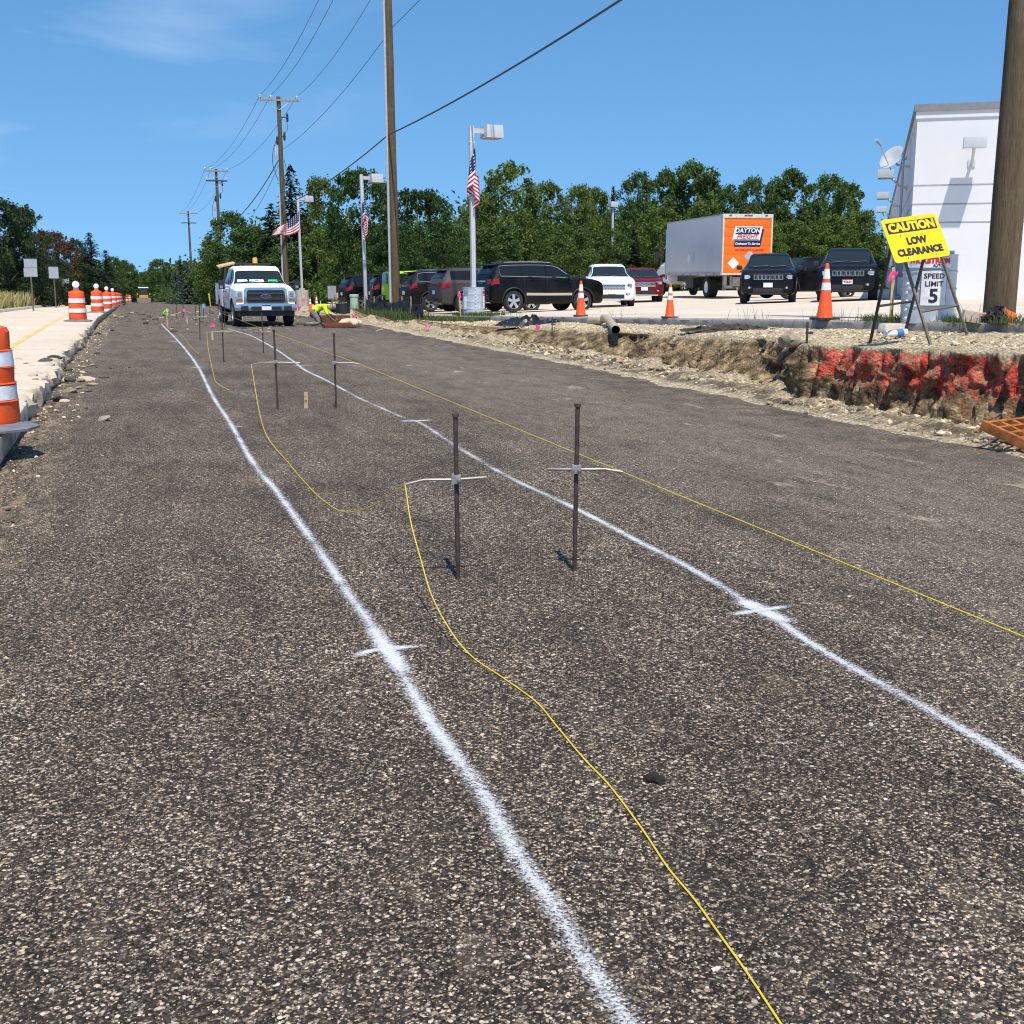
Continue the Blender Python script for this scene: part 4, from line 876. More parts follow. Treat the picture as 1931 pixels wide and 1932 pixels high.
# ---------------------------------------------------------------- skid steer far down the road
sk = thing('skid_steer', 'yellow and black skid steer loader standing far down the dug road', 'skid steer'); p = at_y(271, 560, 168); sk.location = (p.x, p.y, zroad(*XS(p.x, p.y))); sk.rotation_euler = (0, 0, RA + PI / 2)
CY_ = plain('machine_yellow', (.6, .32, .03), .5)
b = MB(); b.box((0, 0, .75), (1.15, 2.2, .7)); b.box((0, -.95, 1.0), (1.1, .5, .7)); b.build('body', CY_, sk, bevel=.06)
b = MB(); b.box((0, .1, 1.55), (1.0, 1.2, 1.0), taper=(.85, .8)); b.build('cab', M_BLACKPLASTIC, sk, bevel=.05)
b = MB(); b.box((0, .1, 2.1), (1.35, 1.2, .14)); b.build('roof', M_WHITE, sk, bevel=.03)
for sd in (-1, 1):
    b = MB(); b.box((sd * .8, .1, 1.25), (.16, 2.3, .2)); b.box((sd * .8, -1.15, .85), (.16, .2, .9)); b.build('lift_arm', CY_, sk, bevel=.03)
    for y in (-.65, .6): b = MB(); b.cyl((sd * .62, y, .42), (sd * .95, y, .42), .42, n=18); b.build('wheel', M_RUBBER, sk)
b = MB(); b.prism([(1.3, .1), (2.0, .1), (1.5, .75), (1.3, .75)], -.9, .9, 'x'); b.build('bucket', M_DARKSTEEL, sk)
# ---------------------------------------------------------------- utility poles and the wires they carry
def mat_pole():
    t = NT('pole_timber'); g = t.noise(3.0, 8, 0.7, t.map((2.2, 2.2, 0.16))); k = t.noise(22, 6, 0.7, t.map((2.2, 2.2, 0.22)))
    c = t.ramp(g, [(0.25, (0.038, 0.026, 0.015)), (0.5, (0.115, 0.082, 0.048)), (0.75, (0.21, 0.16, 0.098))]); c = t.mix(0.5, c, t.ramp(k, [(0.3, (0.035, 0.025, 0.015)), (0.7, (0.19, 0.145, 0.088))]))
    c = t.mix(t.ramp(t.noise(2.0, 5, 0.7), [(0.55, 0), (0.75, 0.45)]), c, (0.20, 0.19, 0.12))
    t.set(Base_Color=c, Roughness=0.85, Specular_IOR_Level=0.2, Normal=t.bump(t.math('ADD', k, g), 0.7, 0.02)); return t.m
M_POLE = mat_pole(); M_ARM = plain('grey_brown_timber', (0.34, 0.25, 0.19), 0.8, var=0.25, scale=12); M_WIRE = plain('black_cable', (0.03, 0.03, 0.033), 0.5)
M_INS = plain('porcelain', (0.75, 0.8, 0.85), 0.15, coat=0.8); M_CONDUIT = plain('grey_conduit', (0.42, 0.45, 0.5), 0.5, var=0.1)
def upole(label, x, Y, h, r0, r1, lean=(0, 0), arms=(), riser=None, extras=True, armlen=2.7, zb=None):
    p = at_y(x, 560, Y); z = height(p.x, p.y) if zb is None else zb; o = thing('utility_pole', label, 'utility pole', (p.x, p.y, z - 0.1), RA - PI / 2, 'timber utility poles along the verge')
    top = Vector((lean[0], lean[1], h)); b = MB(); n = 26; rows = []
    for i in range(n + 1):
        f = i / n; r = r0 + (r1 - r0) * f; rows.append([(top.x * f + (r + .012 * fr(math.cos(a) * 2, math.sin(a) * 2, f * h * .4 + Y)) * math.cos(a), top.y * f + (r + .012 * fr(math.cos(a) * 2, math.sin(a) * 2, f * h * .4 + Y)) * math.sin(a), h * f) for a in [2 * PI * k / 18 for k in range(18)]])
    b.grid(rows, closed=True); b.f += [tuple(range(len(b.v) - 18, len(b.v)))]; b.m += [0]
    b.build('shaft', M_POLE, o, smooth=True, ang=60)
    for (dz, m, wd, ins) in arms:
        c = top * ((h - dz) / h); b = MB(); b.box((c.x, c.y - r1 - .05, c.z), (wd, .10, .13)); a = b.build('crossarm', m, o, bevel=.008)
        for xx in ins:
            b = MB(); b.cyl((c.x + xx, c.y - r1 - .05, c.z + .06), (c.x + xx, c.y - r1 - .05, c.z + .16), .02, n=8, mi=1); b.lathe([(.0, .34), (.05, .33), (.08, .26), (.05, .22), (.07, .16), (0, .15)], 10, (c.x + xx, c.y - r1 - .05, c.z)); b.build('insulator', [M_INS, M_DARKSTEEL], a, smooth=True)
        for sd in (-1, 1):
            b = MB(); b.tube([(c.x + sd * .75, c.y - r1 - .05, c.z - .05), (c.x, c.y - r1 - .03, c.z - .65)], .02, 5); b.build('brace', M_GALV, o)
    if riser:
        b = MB(); b.tube([(top.x * f - r0 * (1 - .4 * f) - .05, top.y * f - .02, h * f) for f in (0, riser / 3, riser * .66, riser)], .055, 8); b.build('riser_conduit', M_CONDUIT, o, smooth=True)
    if extras:
        for dz, sd, s in ((1.35, 1, .55), (2.6, 1, .3), (2.9, -1, .2)):
            c = top * ((h - dz) / h); b = MB(); b.box((c.x + sd * s * .5, c.y, c.z), (s, .06, .06)); br = b.build('bracket', M_DARKSTEEL, o)
            b = MB(); b.lathe([(0, -.3), (.07, -.28), (.09, 0), (.06, .1), (.09, .14), (.03, .3), (0, .3)], 10, (c.x + sd * s, c.y, c.z)); b.build('cutout', M_BLACKPLASTIC, br, smooth=True)
        c0, c1 = top * ((h - 1.5) / h), top * ((h - 5.4) / h); b = MB(); b.tube([(c0.x + .5, c0.y, c0.z), (c0.x + .55, c0.y, c0.z - .6), (c0.x + .3, c0.y, c0.z - 1.0)], .018, 5); b.build('jumper_cable', M_WIRE, o)
        b = MB(); b.tube([(c1.x - .25 - .35 * math.sin(PI * k / 8), c1.y, c1.z + 2.6 - 2.8 * k / 8) for k in range(9)], .022, 5); b.build('jumper_cable', M_WIRE, o)
        b = MB(); b.tube([(c1.x + .2 + .12 * math.sin(PI * k / 8), c1.y, c1.z + 1.2 - 1.3 * k / 8) for k in range(9)], .018, 5); b.build('jumper_cable', M_WIRE, o)
        b = MB(); b.box((c0.x - .3, c0.y, c0.z - 2.2), (.22, .22, .75)); b.build('equipment_box', M_GALV, o, bevel=.03)
    return o, lambda dx, zz: o.matrix_basis @ Vector((top.x * zz / h + dx, top.y * zz / h, zz))
P1, w1 = upole('thick weathered timber pole beside the low clearance sign, cropped by the photo', 1886, 16.3, 15.5, .205, .135, (0.12, 0), extras=False)
P2, w2 = upole('tall timber pole with a grey pipe up its side, before the parked suvs', 747, 55.0, 17.0, .205, .15, (-0.15, 0), [(0.5, M_ARM, 2.7, (-1.25, -.55, 1.25))], riser=.80, extras=False)
P3, w3 = upole('timber pole with a pale crossarm standing behind the pickup', 541, 87.0, 14.5, .20, .14, (-.10, 0), [(0.25, M_ARM, 2.75, (-1.25, -.55, 1.25))], riser=.55)
P4, w4 = upole('timber pole with two crossarms left of the pickup', 420, 126.0, 13.6, .19, .13, (-.1, 0), [(0.2, M_ARM, 2.5, (-1.1, -.5, 1.1)), (1.15, M_DARKSTEEL, 2.1, (-.95, -.3, .95))], riser=.4)
P5, w5 = upole('most distant timber pole with two crossarms before the blue spruce', 364, 186.0, 13.5, .19, .13, (-.1, 0), [(0.3, M_ARM, 2.7, (-1.2, 1.2)), (1.7, M_DARKSTEEL, 2.2, (-1, -.4, 1))], extras=False)
for x, Y, h, l in ((335, 195.0, 6.6, 'short bare timber pole left of the most distant crossarm pole'), (282, 230.0, 6.0, 'short thin pole beside the far skid steer')): upole(l, x, Y, h, .16, .12, extras=False)
def wire(label, pts, sag, r, group='overhead cables along the poles'):
    b = MB()
    for a, c in zip(pts, pts[1:]):
        b.tube([a.lerp(c, i / 14) - Vector((0, 0, sag * 4 * (i / 14) * (1 - i / 14))) for i in range(15)], r, 5)
    one('overhead_cable', label, 'cable', b, M_WIRE, group=group, smooth=True)
for k, dx in enumerate((-1.25, -.55, 1.25)):
    nm = ('outermost', 'middle', 'inner')[k]
    wire(f'{nm} of the three thin power lines on the pole crossarms', [w2(dx, 16.9), w3(dx, 14.55), w4(dx * .88, 13.6), w5(dx * .95, 13.4)], .9, .014)
wire('thick dark cable sweeping from the near thick pole down past the tall pole', [w1(-.1, 7.4), w2(-.15, 7.9), w3(-.1, 7.2)], .35, .03)
wire('thin cable meeting the tall pole just below the top of the photo', [w1(.1, 13.2), w2(.2, 12.4), w3(.15, 11.0)], .5, .014)
wire('second cable entering the tall pole at the very top of the photo', [w1(.1, 14.3), w2(.2, 13.75)], .4, .03)
wire('curved black drop cable hanging beside the top of the tall pole', [w2(-.75, 14.9), w2(-.5, 14.25), w2(-.25, 13.75), w2(-.18, 13.0)], 0, .025)
wire('thick sagging cable from the crossarm pole behind the pickup to the next pole', [w3(-.15, 10.3), w4(-.1, 7.6)], .9, .035)
wire('lower thin cable between the pole behind the pickup and the next pole', [w3(-.15, 10.0), w4(-.1, 7.0), w5(0, 7.0)], 1.6, .016)

# ---------------------------------------------------------------- parking lot lights and their flags
def lightpole(label, x, Y, h, lean, base, head=True, central=False, group='grey square lot lights'):
    p = at_y(x, 560, Y); z = height(p.x, p.y); o = thing('lot_light', label, 'lamp post', (p.x, p.y, z), RA - PI / 2 + .12, group)
    zb = {'culvert': .2, 'concrete': .95, None: .0}[base]; S = .15; b = MB()
    vs = [(sx * S / 2 + lean * f, sy * S / 2, zb + (h - zb) * f) for f in (0, 1) for sx, sy in ((-1, -1), (1, -1), (1, 1), (-1, 1))]
    b.add(vs, [(3, 2, 1, 0), (4, 5, 6, 7), (0, 1, 5, 4), (1, 2, 6, 5), (2, 3, 7, 6), (3, 0, 4, 7)]); b.build('post', M_STEELGREY, o, bevel=.01)
    hx = lean + (0 if central else .75); hz = h - .05
    if not central: b = MB(); b.box((lean + .27, 0, h - .16), (.45, .10, .16)); b.build('arm', M_STEELGREY, o)
    b = MB(); b.box((hx, 0, hz - .12), (.62, .62, .42), taper=(.93, .93)); hd = b.build('lamp_head', M_STEELGREY, o, bevel=.012)
    b = MB(); b.box((hx, 0, hz - .336), (.52, .52, .012)); b.build('lens', plain('amber_grille', (.3, .12, .06), .4, var=.4, scale=20), hd)
    b = MB(); b.box((lean * .9, 0, h * .915), (.17, .17, .03)); b.build('band', M_WHITE, o)
    return o, z
def culvert(parent, H=1.0, R_=.37, rivet_side=0.0, cap=True):
    b = MB(); prof = [(R_, 0), (R_, .05)]
    for k in range(1, 4): zz = H * k / 4; prof += [(R_, zz - .02), (R_ + .012, zz - .008), (R_ + .012, zz + .008), (R_, zz + .02)]
    prof += [(R_, H - .02), (R_ + .01, H - .015), (R_ + .01, H), (R_ - .02, H), (R_ - .02, H - .06), (0, H - .05)]
    b.lathe(prof, 40); c = b.build('culvert_sleeve', M_GALV, parent, smooth=True, ang=25)
    b = MB()
    for i in range(8):
        a = rivet_side; d = Vector((math.cos(a), math.sin(a), 0)); b.cyl(d * (R_ - .01) + Vector((0, 0, .07 + i * (H - .12) / 7)), d * (R_ + .025) + Vector((0, 0, .07 + i * (H - .12) / 7)), .022, n=8)
    b.build('rivet_row', plain('bright_rivet', (.8, .82, .85), .35, .3), c); return c
def bent(vs, R_, a0, z0, off=0.0):
    """wrap flat x,y,depth points on a cylinder of radius R_ facing angle a0"""
    out = []
    for v in vs: a = a0 + v.x / R_; rr = R_ + off + v.z; out.append((rr * math.cos(a), rr * math.sin(a), z0 + v.y))
    return out
def bent_panel(parent, name, R_, a0, z0, w_, h_, off, m, n=12):
    b = MB(); b.grid([bent([Vector((-w_ / 2 + w_ * i / n, j, k)) for j, k in ((-h_ / 2, 0), (h_ / 2, 0))], R_, a0, z0, off) for i in range(n + 1)]); return b.build(name, m, parent, smooth=True, recalc=False)
def bent_text(parent, s, size, R_, a0, z0, off, m, bold=.004, wide=1.0, dx=0):
    vs, fs = text_geo(s, size, bold, 0, .0015, wide); b = MB(); b.add(bent([v + Vector((dx, 0, 0)) for v in vs], R_, a0, z0, off), fs); return b.build('lettering', m, parent)
LP1, lz1 = lightpole('grey lot light rising from a riveted steel drum base beside the black suv', 893, 42.0, 6.25, -.05, 'culvert')
c1 = culvert(LP1, .95, .37, -PI / 2 - .2)
aa = -PI / 2 + .75; bent_panel(c1, 'sticker', .38, aa, .78, .16, .16, .006, M_REFWHITE); bent_panel(c1, 'sticker', .38, aa, .78, .17, .10, .009, M_RED); bent_panel(c1, 'sticker', .38, aa + .12, .45, .22, .42, .006, M_REFWHITE); bent_panel(c1, 'sticker', .38, -PI / 2 - 1.15, .80, .2, .13, .006, plain('grey_sticker', (.3, .33, .4), .5)); bent_panel(c1, 'sticker', .38, -PI / 2 - 1.25, .42, .16, .42, .006, M_REFWHITE)
LP2, lz2 = lightpole('grey lot light with a limp flag, in front of the round maple', 690, 62.0, 6.8, -.1, None)
LP3, lz3 = lightpole('grey lot light on a concrete pier, its flag flying left', 570, 87.0, 7.6, -.1, 'concrete')
b = MB(); b.cyl((0, 0, 0), (0, 0, 1.15), .45, n=20); b.cyl((0, 0, 1.15), (0, 0, 1.28), .22, n=12); pier = b.build('concrete_pier', plain('pier_concrete', (.42, .39, .34), .85, var=.2), LP3, bevel=.01)
b = MB(); b.add([(.12 * math.cos(k), -.46, .5 + .12 * math.sin(k)) for k in [PI * 2 * i / 14 for i in range(14)]], [tuple(range(14))]); b.build('pink_mark', plain('pink_paint', (.8, .12, .3), .7), pier)
LP4, lz4 = lightpole('plain grey lot light standing behind the white suv', 1153, 100.0, 7.2, 0, None, central=True)
def mat_flag(): 
    return [plain('flag_red', (.5, .015, .03), .8), plain('flag_white', (.8, .8, .8), .8), plain('flag_blue', (.012, .02, .085), .8)]
def flag(label, rows_fn, loc, rz):
    b = MB(); nx, ny = 39, 26; b.grid([[rows_fn(i / nx, j / ny) for j in range(ny + 1)] for i in range(nx + 1)])
    b.m = []
    for i in range(nx):
        for j in range(ny):
            s = j // 2; ca = i < 16 and j >= 12
            star = ca and (i % 3 == 1) and ((j - 12) % 3 == 1)
            b.m.append(1 if star else 2 if ca else (0 if s % 2 == 0 else 1))
    one('flag', label, 'flag', b, mat_flag(), loc, rz, 'flags on the lot lights', smooth=True, ang=180, recalc=False)
def limp(seed, out):
    def f(u, v):     # u along the fly, v up the hoist: hangs down the post in folds
        fold = .13 * math.sin(u * 9 + seed) * (1 - .3 * v) + .05 * math.sin(u * 23 + v * 3 + seed)
        d = u * 1.5; drop = 1.05 * d * (.35 + .65 * smooth(0, .4, u)); x = -.02 - out * math.sin(PI * min(1, u * 1.1)) + fold * .9; return (x, -.13 - .22 * u + .14 * math.sin(u * 14 + seed), -drop * .72 + v * 1.0 * (1 - .35 * u) - .5)
    return f
def place_flag(LP, label, fn, z, rz=None):
    o = LP.matrix_basis @ Vector((0, 0, z)); flag(label, fn, o, LP.rotation_euler.z if rz is None else rz)
place_flag(LP1, 'stars and stripes hanging limp on the lot light beside the black suv', limp(.6, .10), 5.15)
place_flag(LP2, 'stars and stripes wrapped limp round the lot light before the maple', limp(2.2, .02), 5.2)
def fly(u, v):
    w_ = (1 - .78 * u ** 1.1); y = .32 * math.sin(u * 6) * u; return (-.08 - 1.9 * u, -.1 + y + .1 * math.sin(u * 13 + v * 4) * u, -1.35 * u ** .8 * .42 + (v - .55) * 1.35 * w_ - .1 * math.sin(u * 5) + (-.45 * u))
place_flag(LP3, 'stars and stripes blown out to the left of the farthest lot light', fly, 6.0)

# ---------------------------------------------------------------- white building
def building():
    c = at_y(1709, 571, 37.5); z = 0.8; o = thing('dealer_building', 'white panelled commercial building with grey roof cap and wall lamps', 'building', (c.x, c.y, z), -.286)
    H = 5.64; Wf, Dp = 7.0, 72.0; wm = plain('white_panel', (.66, .66, .67), .6, var=.03, scale=1.2); sm = wm
    joint = plain('panel_joint', (.3, .32, .35), .8); capm = plain('roof_cap', (.2, .2, .21), .6)
    b = MB(); b.box((Wf / 2, Dp / 2, H / 2 - .3), (Wf, Dp, H + .6)); b.build('wall', wm, o)
    b = MB(); b.box((Wf / 2 - .02, Dp / 2 - .02, H + .10), (Wf + .16, Dp + .16, .2)); b.box((Wf / 2 - .01, Dp / 2 - .01, H - .10), (Wf + .07, Dp + .07, .2), mi=1); b.build('roof_cap', [capm, wm], o)
    for zz in (3.51, 2.96, 2.42):
        b = MB(); b.box((Wf / 2, Dp / 2, zz), (Wf + .008, Dp + .008, .045)); b.build('panel_joint', joint, o)
    b = MB(); b.box((Wf / 2, Dp / 2, .03), (Wf + .02, Dp + .02, .14)); b.build('base_strip', plain('base_strip', (.18, .18, .18), .8), o)
    # the wing beyond, with tall glazing
    b = MB(); b.box((Wf + 4, 3.0 + 10, H / 2 - .3), (8, 20, H + .6)); b.build('wall', wm, o)
    for k in range(4):
        fm = MB(); x = Wf + .15 + k * 1.5
        for dx, w_ in ((.05, .10), (1.4, .10)): fm.box((x + dx, 2.97, 1.9), (w_, .12, 3.6))
        fm.box((x + .72, 2.97, 3.68), (1.25, .12, .10)); fm.box((x + .72, 2.97, 1.2), (1.25, .10, .08)); f = fm.build('window', M_STEELGREY, o)
        g = MB(); g.box((x + .72, 2.98, 1.85), (1.25, .04, 3.5)); g.build('pane', M_GLASS, f)
    def lamp(x, y, zz, nx, ny):
        d = Vector((nx, ny, 0)); q = Matrix.Rotation(math.atan2(ny, nx) + PI / 2, 3, 'Z')
        b = MB(); b.box(Vector((x, y, zz)) + d * .78, (.62, .56, .30), q, taper=(1, 1)); l = b.build('wall_lamp', M_STEELGREY, o, bevel=.015)
        b = MB(); b.tube([Vector((x, y, zz - .5)), Vector((x, y, zz - .45)) + d * .25, Vector((x, y, zz - .1)) + d * .62], .045, 8); b.box(Vector((x, y, zz - .5)) + d * .02, (.2, .04, .2), q); b.build('lamp_bracket', M_STEELGREY, l)
        b = MB(); b.box(Vector((x, y, zz - .156)) + d * .78, (.6, .5, .01), q); b.build('lens', M_LENS, l)
    lamp(1.6, 0, 4.62, 0, -1)
    for y in (8.2, 20.5, 32.5): lamp(0, y, 4.5, -1, 0)
    # satellite dish on the side wall
    b = MB(); dc = Vector((-.62, 6.2, 4.9)); q = Vector((-.55, -.6, .55)); b.lathe([(0, -.10), (.2, -.085), (.38, -.03), (.46, .02), (.47, .025), (.45, .03), (.3, -.03), (0, -.07)], 24, dc, axis=q); ds = b.build('satellite_dish', M_STEELGREY, o, smooth=True, ang=50)
    b = MB(); b.tube([dc - q * .1, dc + Vector((.2, 0, -.25)), dc + Vector((.72, 0, -.35))], .04, 8); b.tube([dc + Vector((0, 0, -.42)), dc + q * .8], .02, 6); b.cyl(dc + q * .72, dc + q * 1.0, .06, n=10); b.build('dish_mount', M_GALV, ds)
    # service pipes on the side wall
    for y, x0, top in ((12.0, -.12, 5.3), (13.5, -.18, 3.0), (15.0, -.15, 2.2), (17.5, -.2, 2.6)):
        b = MB(); b.tube([(x0, y, 0), (x0, y, top), (x0 - .02, y, top + .05), (.05, y, top + .08)], .05, 8); b.build('conduit', M_CONDUIT, o, smooth=True)
    b = MB(); b.box((-.32, 10.5, 1.0), (.5, .5, .35)); b.tube([(-.32, 10.5, 0), (-.32, 10.5, 1.2), (-.32, 11.5, 1.2), (-.32, 11.5, 0)], .06, 8); b.build('gas_meter', M_CONDUIT, o, smooth=True, ang=40)
    b = MB(); b.box((-.14, 5.0, 1.5), (.28, .7, 1.4)); b.build('service_cabinet', M_STEELGREY, o, bevel=.02)
    return o
building()

# ---------------------------------------------------------------- steel drum with the speed limit sign
def speed_drum():
    p = at_y(1748, 600, 17.9); r = thing('culvert_bollard', 'wide riveted steel drum carrying the SPEED LIMIT 5 plate', 'bollard', (p.x, p.y, height(p.x, p.y) - .04), 0)
    c = culvert(r, .98, .375, PI + .35); a0 = math.atan2(-p.y, -p.x) + .17
    pl = bent_panel(c, 'sign_plate', .39, a0, .50, .36, .50, .008, M_INK); bent_panel(pl, 'sign_face', .39, a0, .50, .345, .485, .0105, M_REFWHITE)
    bent_text(pl, 'SPEED', .10, .39, a0, .67, .013, M_INK, .002, 1.05); bent_text(pl, 'LIMIT', .10, .39, a0, .56, .013, M_INK, .002, 1.05); bent_text(pl, '5', .27, .39, a0, .385, .013, M_INK, .008, 1.0)
    bd = bent_panel(c, 'name_band', .39, a0 - .25, .865, .66, .15, .006, M_REFWHITE, 20); bent_text(bd, 'WICKSTROM', .105, .39, a0 - .2, .885, .009, M_RED, .006, .95); bent_text(bd, 'AUTO', .05, .39, a0 + .1, .818, .009, M_NAVY, .002)
    b = MB(); b.box((0, 0, 1.0), (.5, .5, .06)); b.build('cap', M_GALV, c)
speed_drum()

# ---------------------------------------------------------------- caution sign on its folding stand
def caution():
    o = thing('warning_sign', 'tilted yellow CAUTION LOW CLEARANCE sign on a folding steel stand', 'sign', on_land(1715, 643))
    inv = o.matrix_basis.inverted() if False else Matrix.Translation(-Vector(o.location)); Lc = lambda p: inv @ p
    fA, fC, fB, fD = on_land(1640, 645), on_land(1704, 634), on_land(1757, 650), on_land(1827, 634)
    ym = (fA.y + fB.y + fC.y + fD.y) / 4; h1 = at_y(1688, 432, fA.y * .5 + fB.y * .5); h2 = at_y(1757, 428, fC.y * .5 + fD.y * .5)
    dk = plain('shaded_angle_iron', (.05, .045, .04), .6, .3, var=.3); lt = plain('sunlit_angle_iron', (.17, .145, .11), .7, .3, var=.3, scale=20)  # one iron in two tones: shade and sunlight painted into the leg colours
    for a, h, m in ((fA, h1, dk), (fC, h2, dk), (fB, h1, lt), (fD, h2, lt)):
        b = MB(); a = a - Vector((0, 0, .04)); d = (h - a).normalized(); b.tube([Lc(a), Lc(h)], .021, 4); b.build('leg', m, o)
    for a, c, ha, hc, k, m in ((fA, fC, h1, h2, .33, dk), (fB, fD, h1, h2, .28, lt)):
        b = MB(); b.tube([Lc(a.lerp(ha, k)), Lc(c.lerp(hc, k))], .016, 4); b.build('stretcher', m, o)
    b = MB(); b.tube([Lc(h1), Lc(h2)], .016, 4); b.build('hinge_bar', dk, o)
    Yc = min(h1.y, h2.y) - .55; k = Yc / F_PX
    TL = at_y(1659, 416, Yc + 16 * k); e = at_y(1763, 402, Yc + 61 * k) - TL; g = at_y(1684, 498, Yc - 18 * k) - TL
    g = g - e * (g.dot(e) / e.dot(e)); n = e.cross(g).normalized()
    if n.y > 0: n = -n
    w_, h_ = e.length, g.length; ex, ey = e.normalized(), -g.normalized(); cen = TL + e / 2 + g / 2
    Mx = Matrix((ex, ey, n)).transposed()
    def put(name, vs, fs, m, z, par): b = MB(); b.add([Lc(cen + Mx @ (v + Vector((0, 0, z)))) for v in vs], fs); return b.build(name, m, par)
    def rr(w2, h2_, r, d):
        pl = []
        for cx, cy, a0 in ((w2 / 2 - r, h2_ / 2 - r, 0), (-w2 / 2 + r, h2_ / 2 - r, 90), (-w2 / 2 + r, -h2_ / 2 + r, 180), (w2 / 2 - r, -h2_ / 2 + r, 270)):
            pl += [(cx + r * math.cos(R(a0 + 18 * i)), cy + r * math.sin(R(a0 + 18 * i))) for i in range(6)]
        n_ = len(pl); return [Vector((x, y, 0)) for x, y in pl] + [Vector((x, y, d)) for x, y in pl], [(i, (i + 1) % n_, n_ + (i + 1) % n_, n_ + i) for i in range(n_)] + [tuple(range(n_ - 1, -1, -1)), tuple(range(n_, 2 * n_))]
    yel = plain('sign_yellow', (.88, .56, .0), .45, var=.03)
    bd = put('board', *rr(w_, h_, .045, .008), yel, 0, o)
    blk = put('black_panel', *rr(w_ * .88, h_ * .25, .006, .002), M_INK, .0085, bd)
    for v in blk.data.vertices: v.co += (Mx @ Vector((0, h_ * .28, 0)))
    def words(s, size, y, m, bold, wide): vs, fs = text_geo(s, size, bold, 0, .001, wide); return put('lettering', [v + Vector((0, y, 0)) for v in vs], fs, m, .0125, bd)
    words('CAUTION', h_ * .255, h_ * .275, yel, .008, 1.02); words('LOW', h_ * .215, h_ * -.06, M_INK, .006, 1.0); words('CLEARANCE', h_ * .205, h_ * -.30, M_INK, .006, 1.0)
    for x, y in ((-.25, .1), (.25, .1), (-.25, -.42), (.25, -.42)):
        b = MB(); q = cen + Mx @ Vector((x * w_, y * h_, .008)); b.cyl(Lc(q), Lc(q + n * .008), .008, n=8); b.build('bolt', M_ALLOY, bd)
caution()

# ---------------------------------------------------------------- cones and drums
def make_cone(name, label, h, group, loc, rz=0, cuffs=True):
    o = thing(name, label, 'traffic cone', loc, rz, group); k = h / .91
    b = MB(); b.box((0, 0, .02 * k), (.37 * k, .37 * k, .04 * k)); b.build('base', M_BLACKPLASTIC, o, bevel=.01)
    f = lambda z: (.135 - .108 * (z / .91)) * k
    b = MB(); b.lathe([(f(.04) + .01, .035 * k), (f(.07), .07 * k), (f(.87), .87 * k), (f(.9), .9 * k), (f(.91) * .7, .91 * k), (f(.9) * .5, .88 * k)], 26); b.build('cone', M_ORANGE, o, smooth=True, ang=40)
    if cuffs:
        for z0, z1 in ((.48, .60), (.66, .82)): b = MB(); b.lathe([(f(z0) + .003, z0 * k), (f(z1) + .003, z1 * k)], 26); b.build('reflective_cuff', M_REFWHITE, o, smooth=True)
    return o
def lotpt(x, Y): p = at_y(x, 600, Y); return (p.x, p.y, height(p.x, p.y))
CG = 'orange cones along the lot edge'
make_cone('traffic_cone', 'orange cone at the kerb in front of the black suv', .91, CG, lotpt(1095, 31.6))
make_cone('traffic_cone', 'shorter orange cone at the kerb in front of the box truck', .71, CG, lotpt(1263, 26.0), .3)
make_cone('traffic_cone', 'tall orange cone at the kerb nearest the caution sign', .91, CG, lotpt(1555, 20.0), .2)
FG = 'orange cones among the works behind the pickup'
def vpt(x, y, Y): p = at_y(x, y, Y); return (p.x, p.y, height(p.x, p.y))
make_cone('traffic_cone', 'far orange cone touching the concrete pier', .8, FG, vpt(585, 572, 72))
make_cone('traffic_cone', 'far orange cone standing just right of the pier cone', .91, FG, vpt(597, 572, 72))
make_cone('traffic_cone', 'orange cone with only its tip showing above the boulder', .91, FG, vpt(647, 560, 66))
make_cone('traffic_cone', 'small orange cone half hidden left of the boulder', .5, FG, vpt(617, 585, 60))
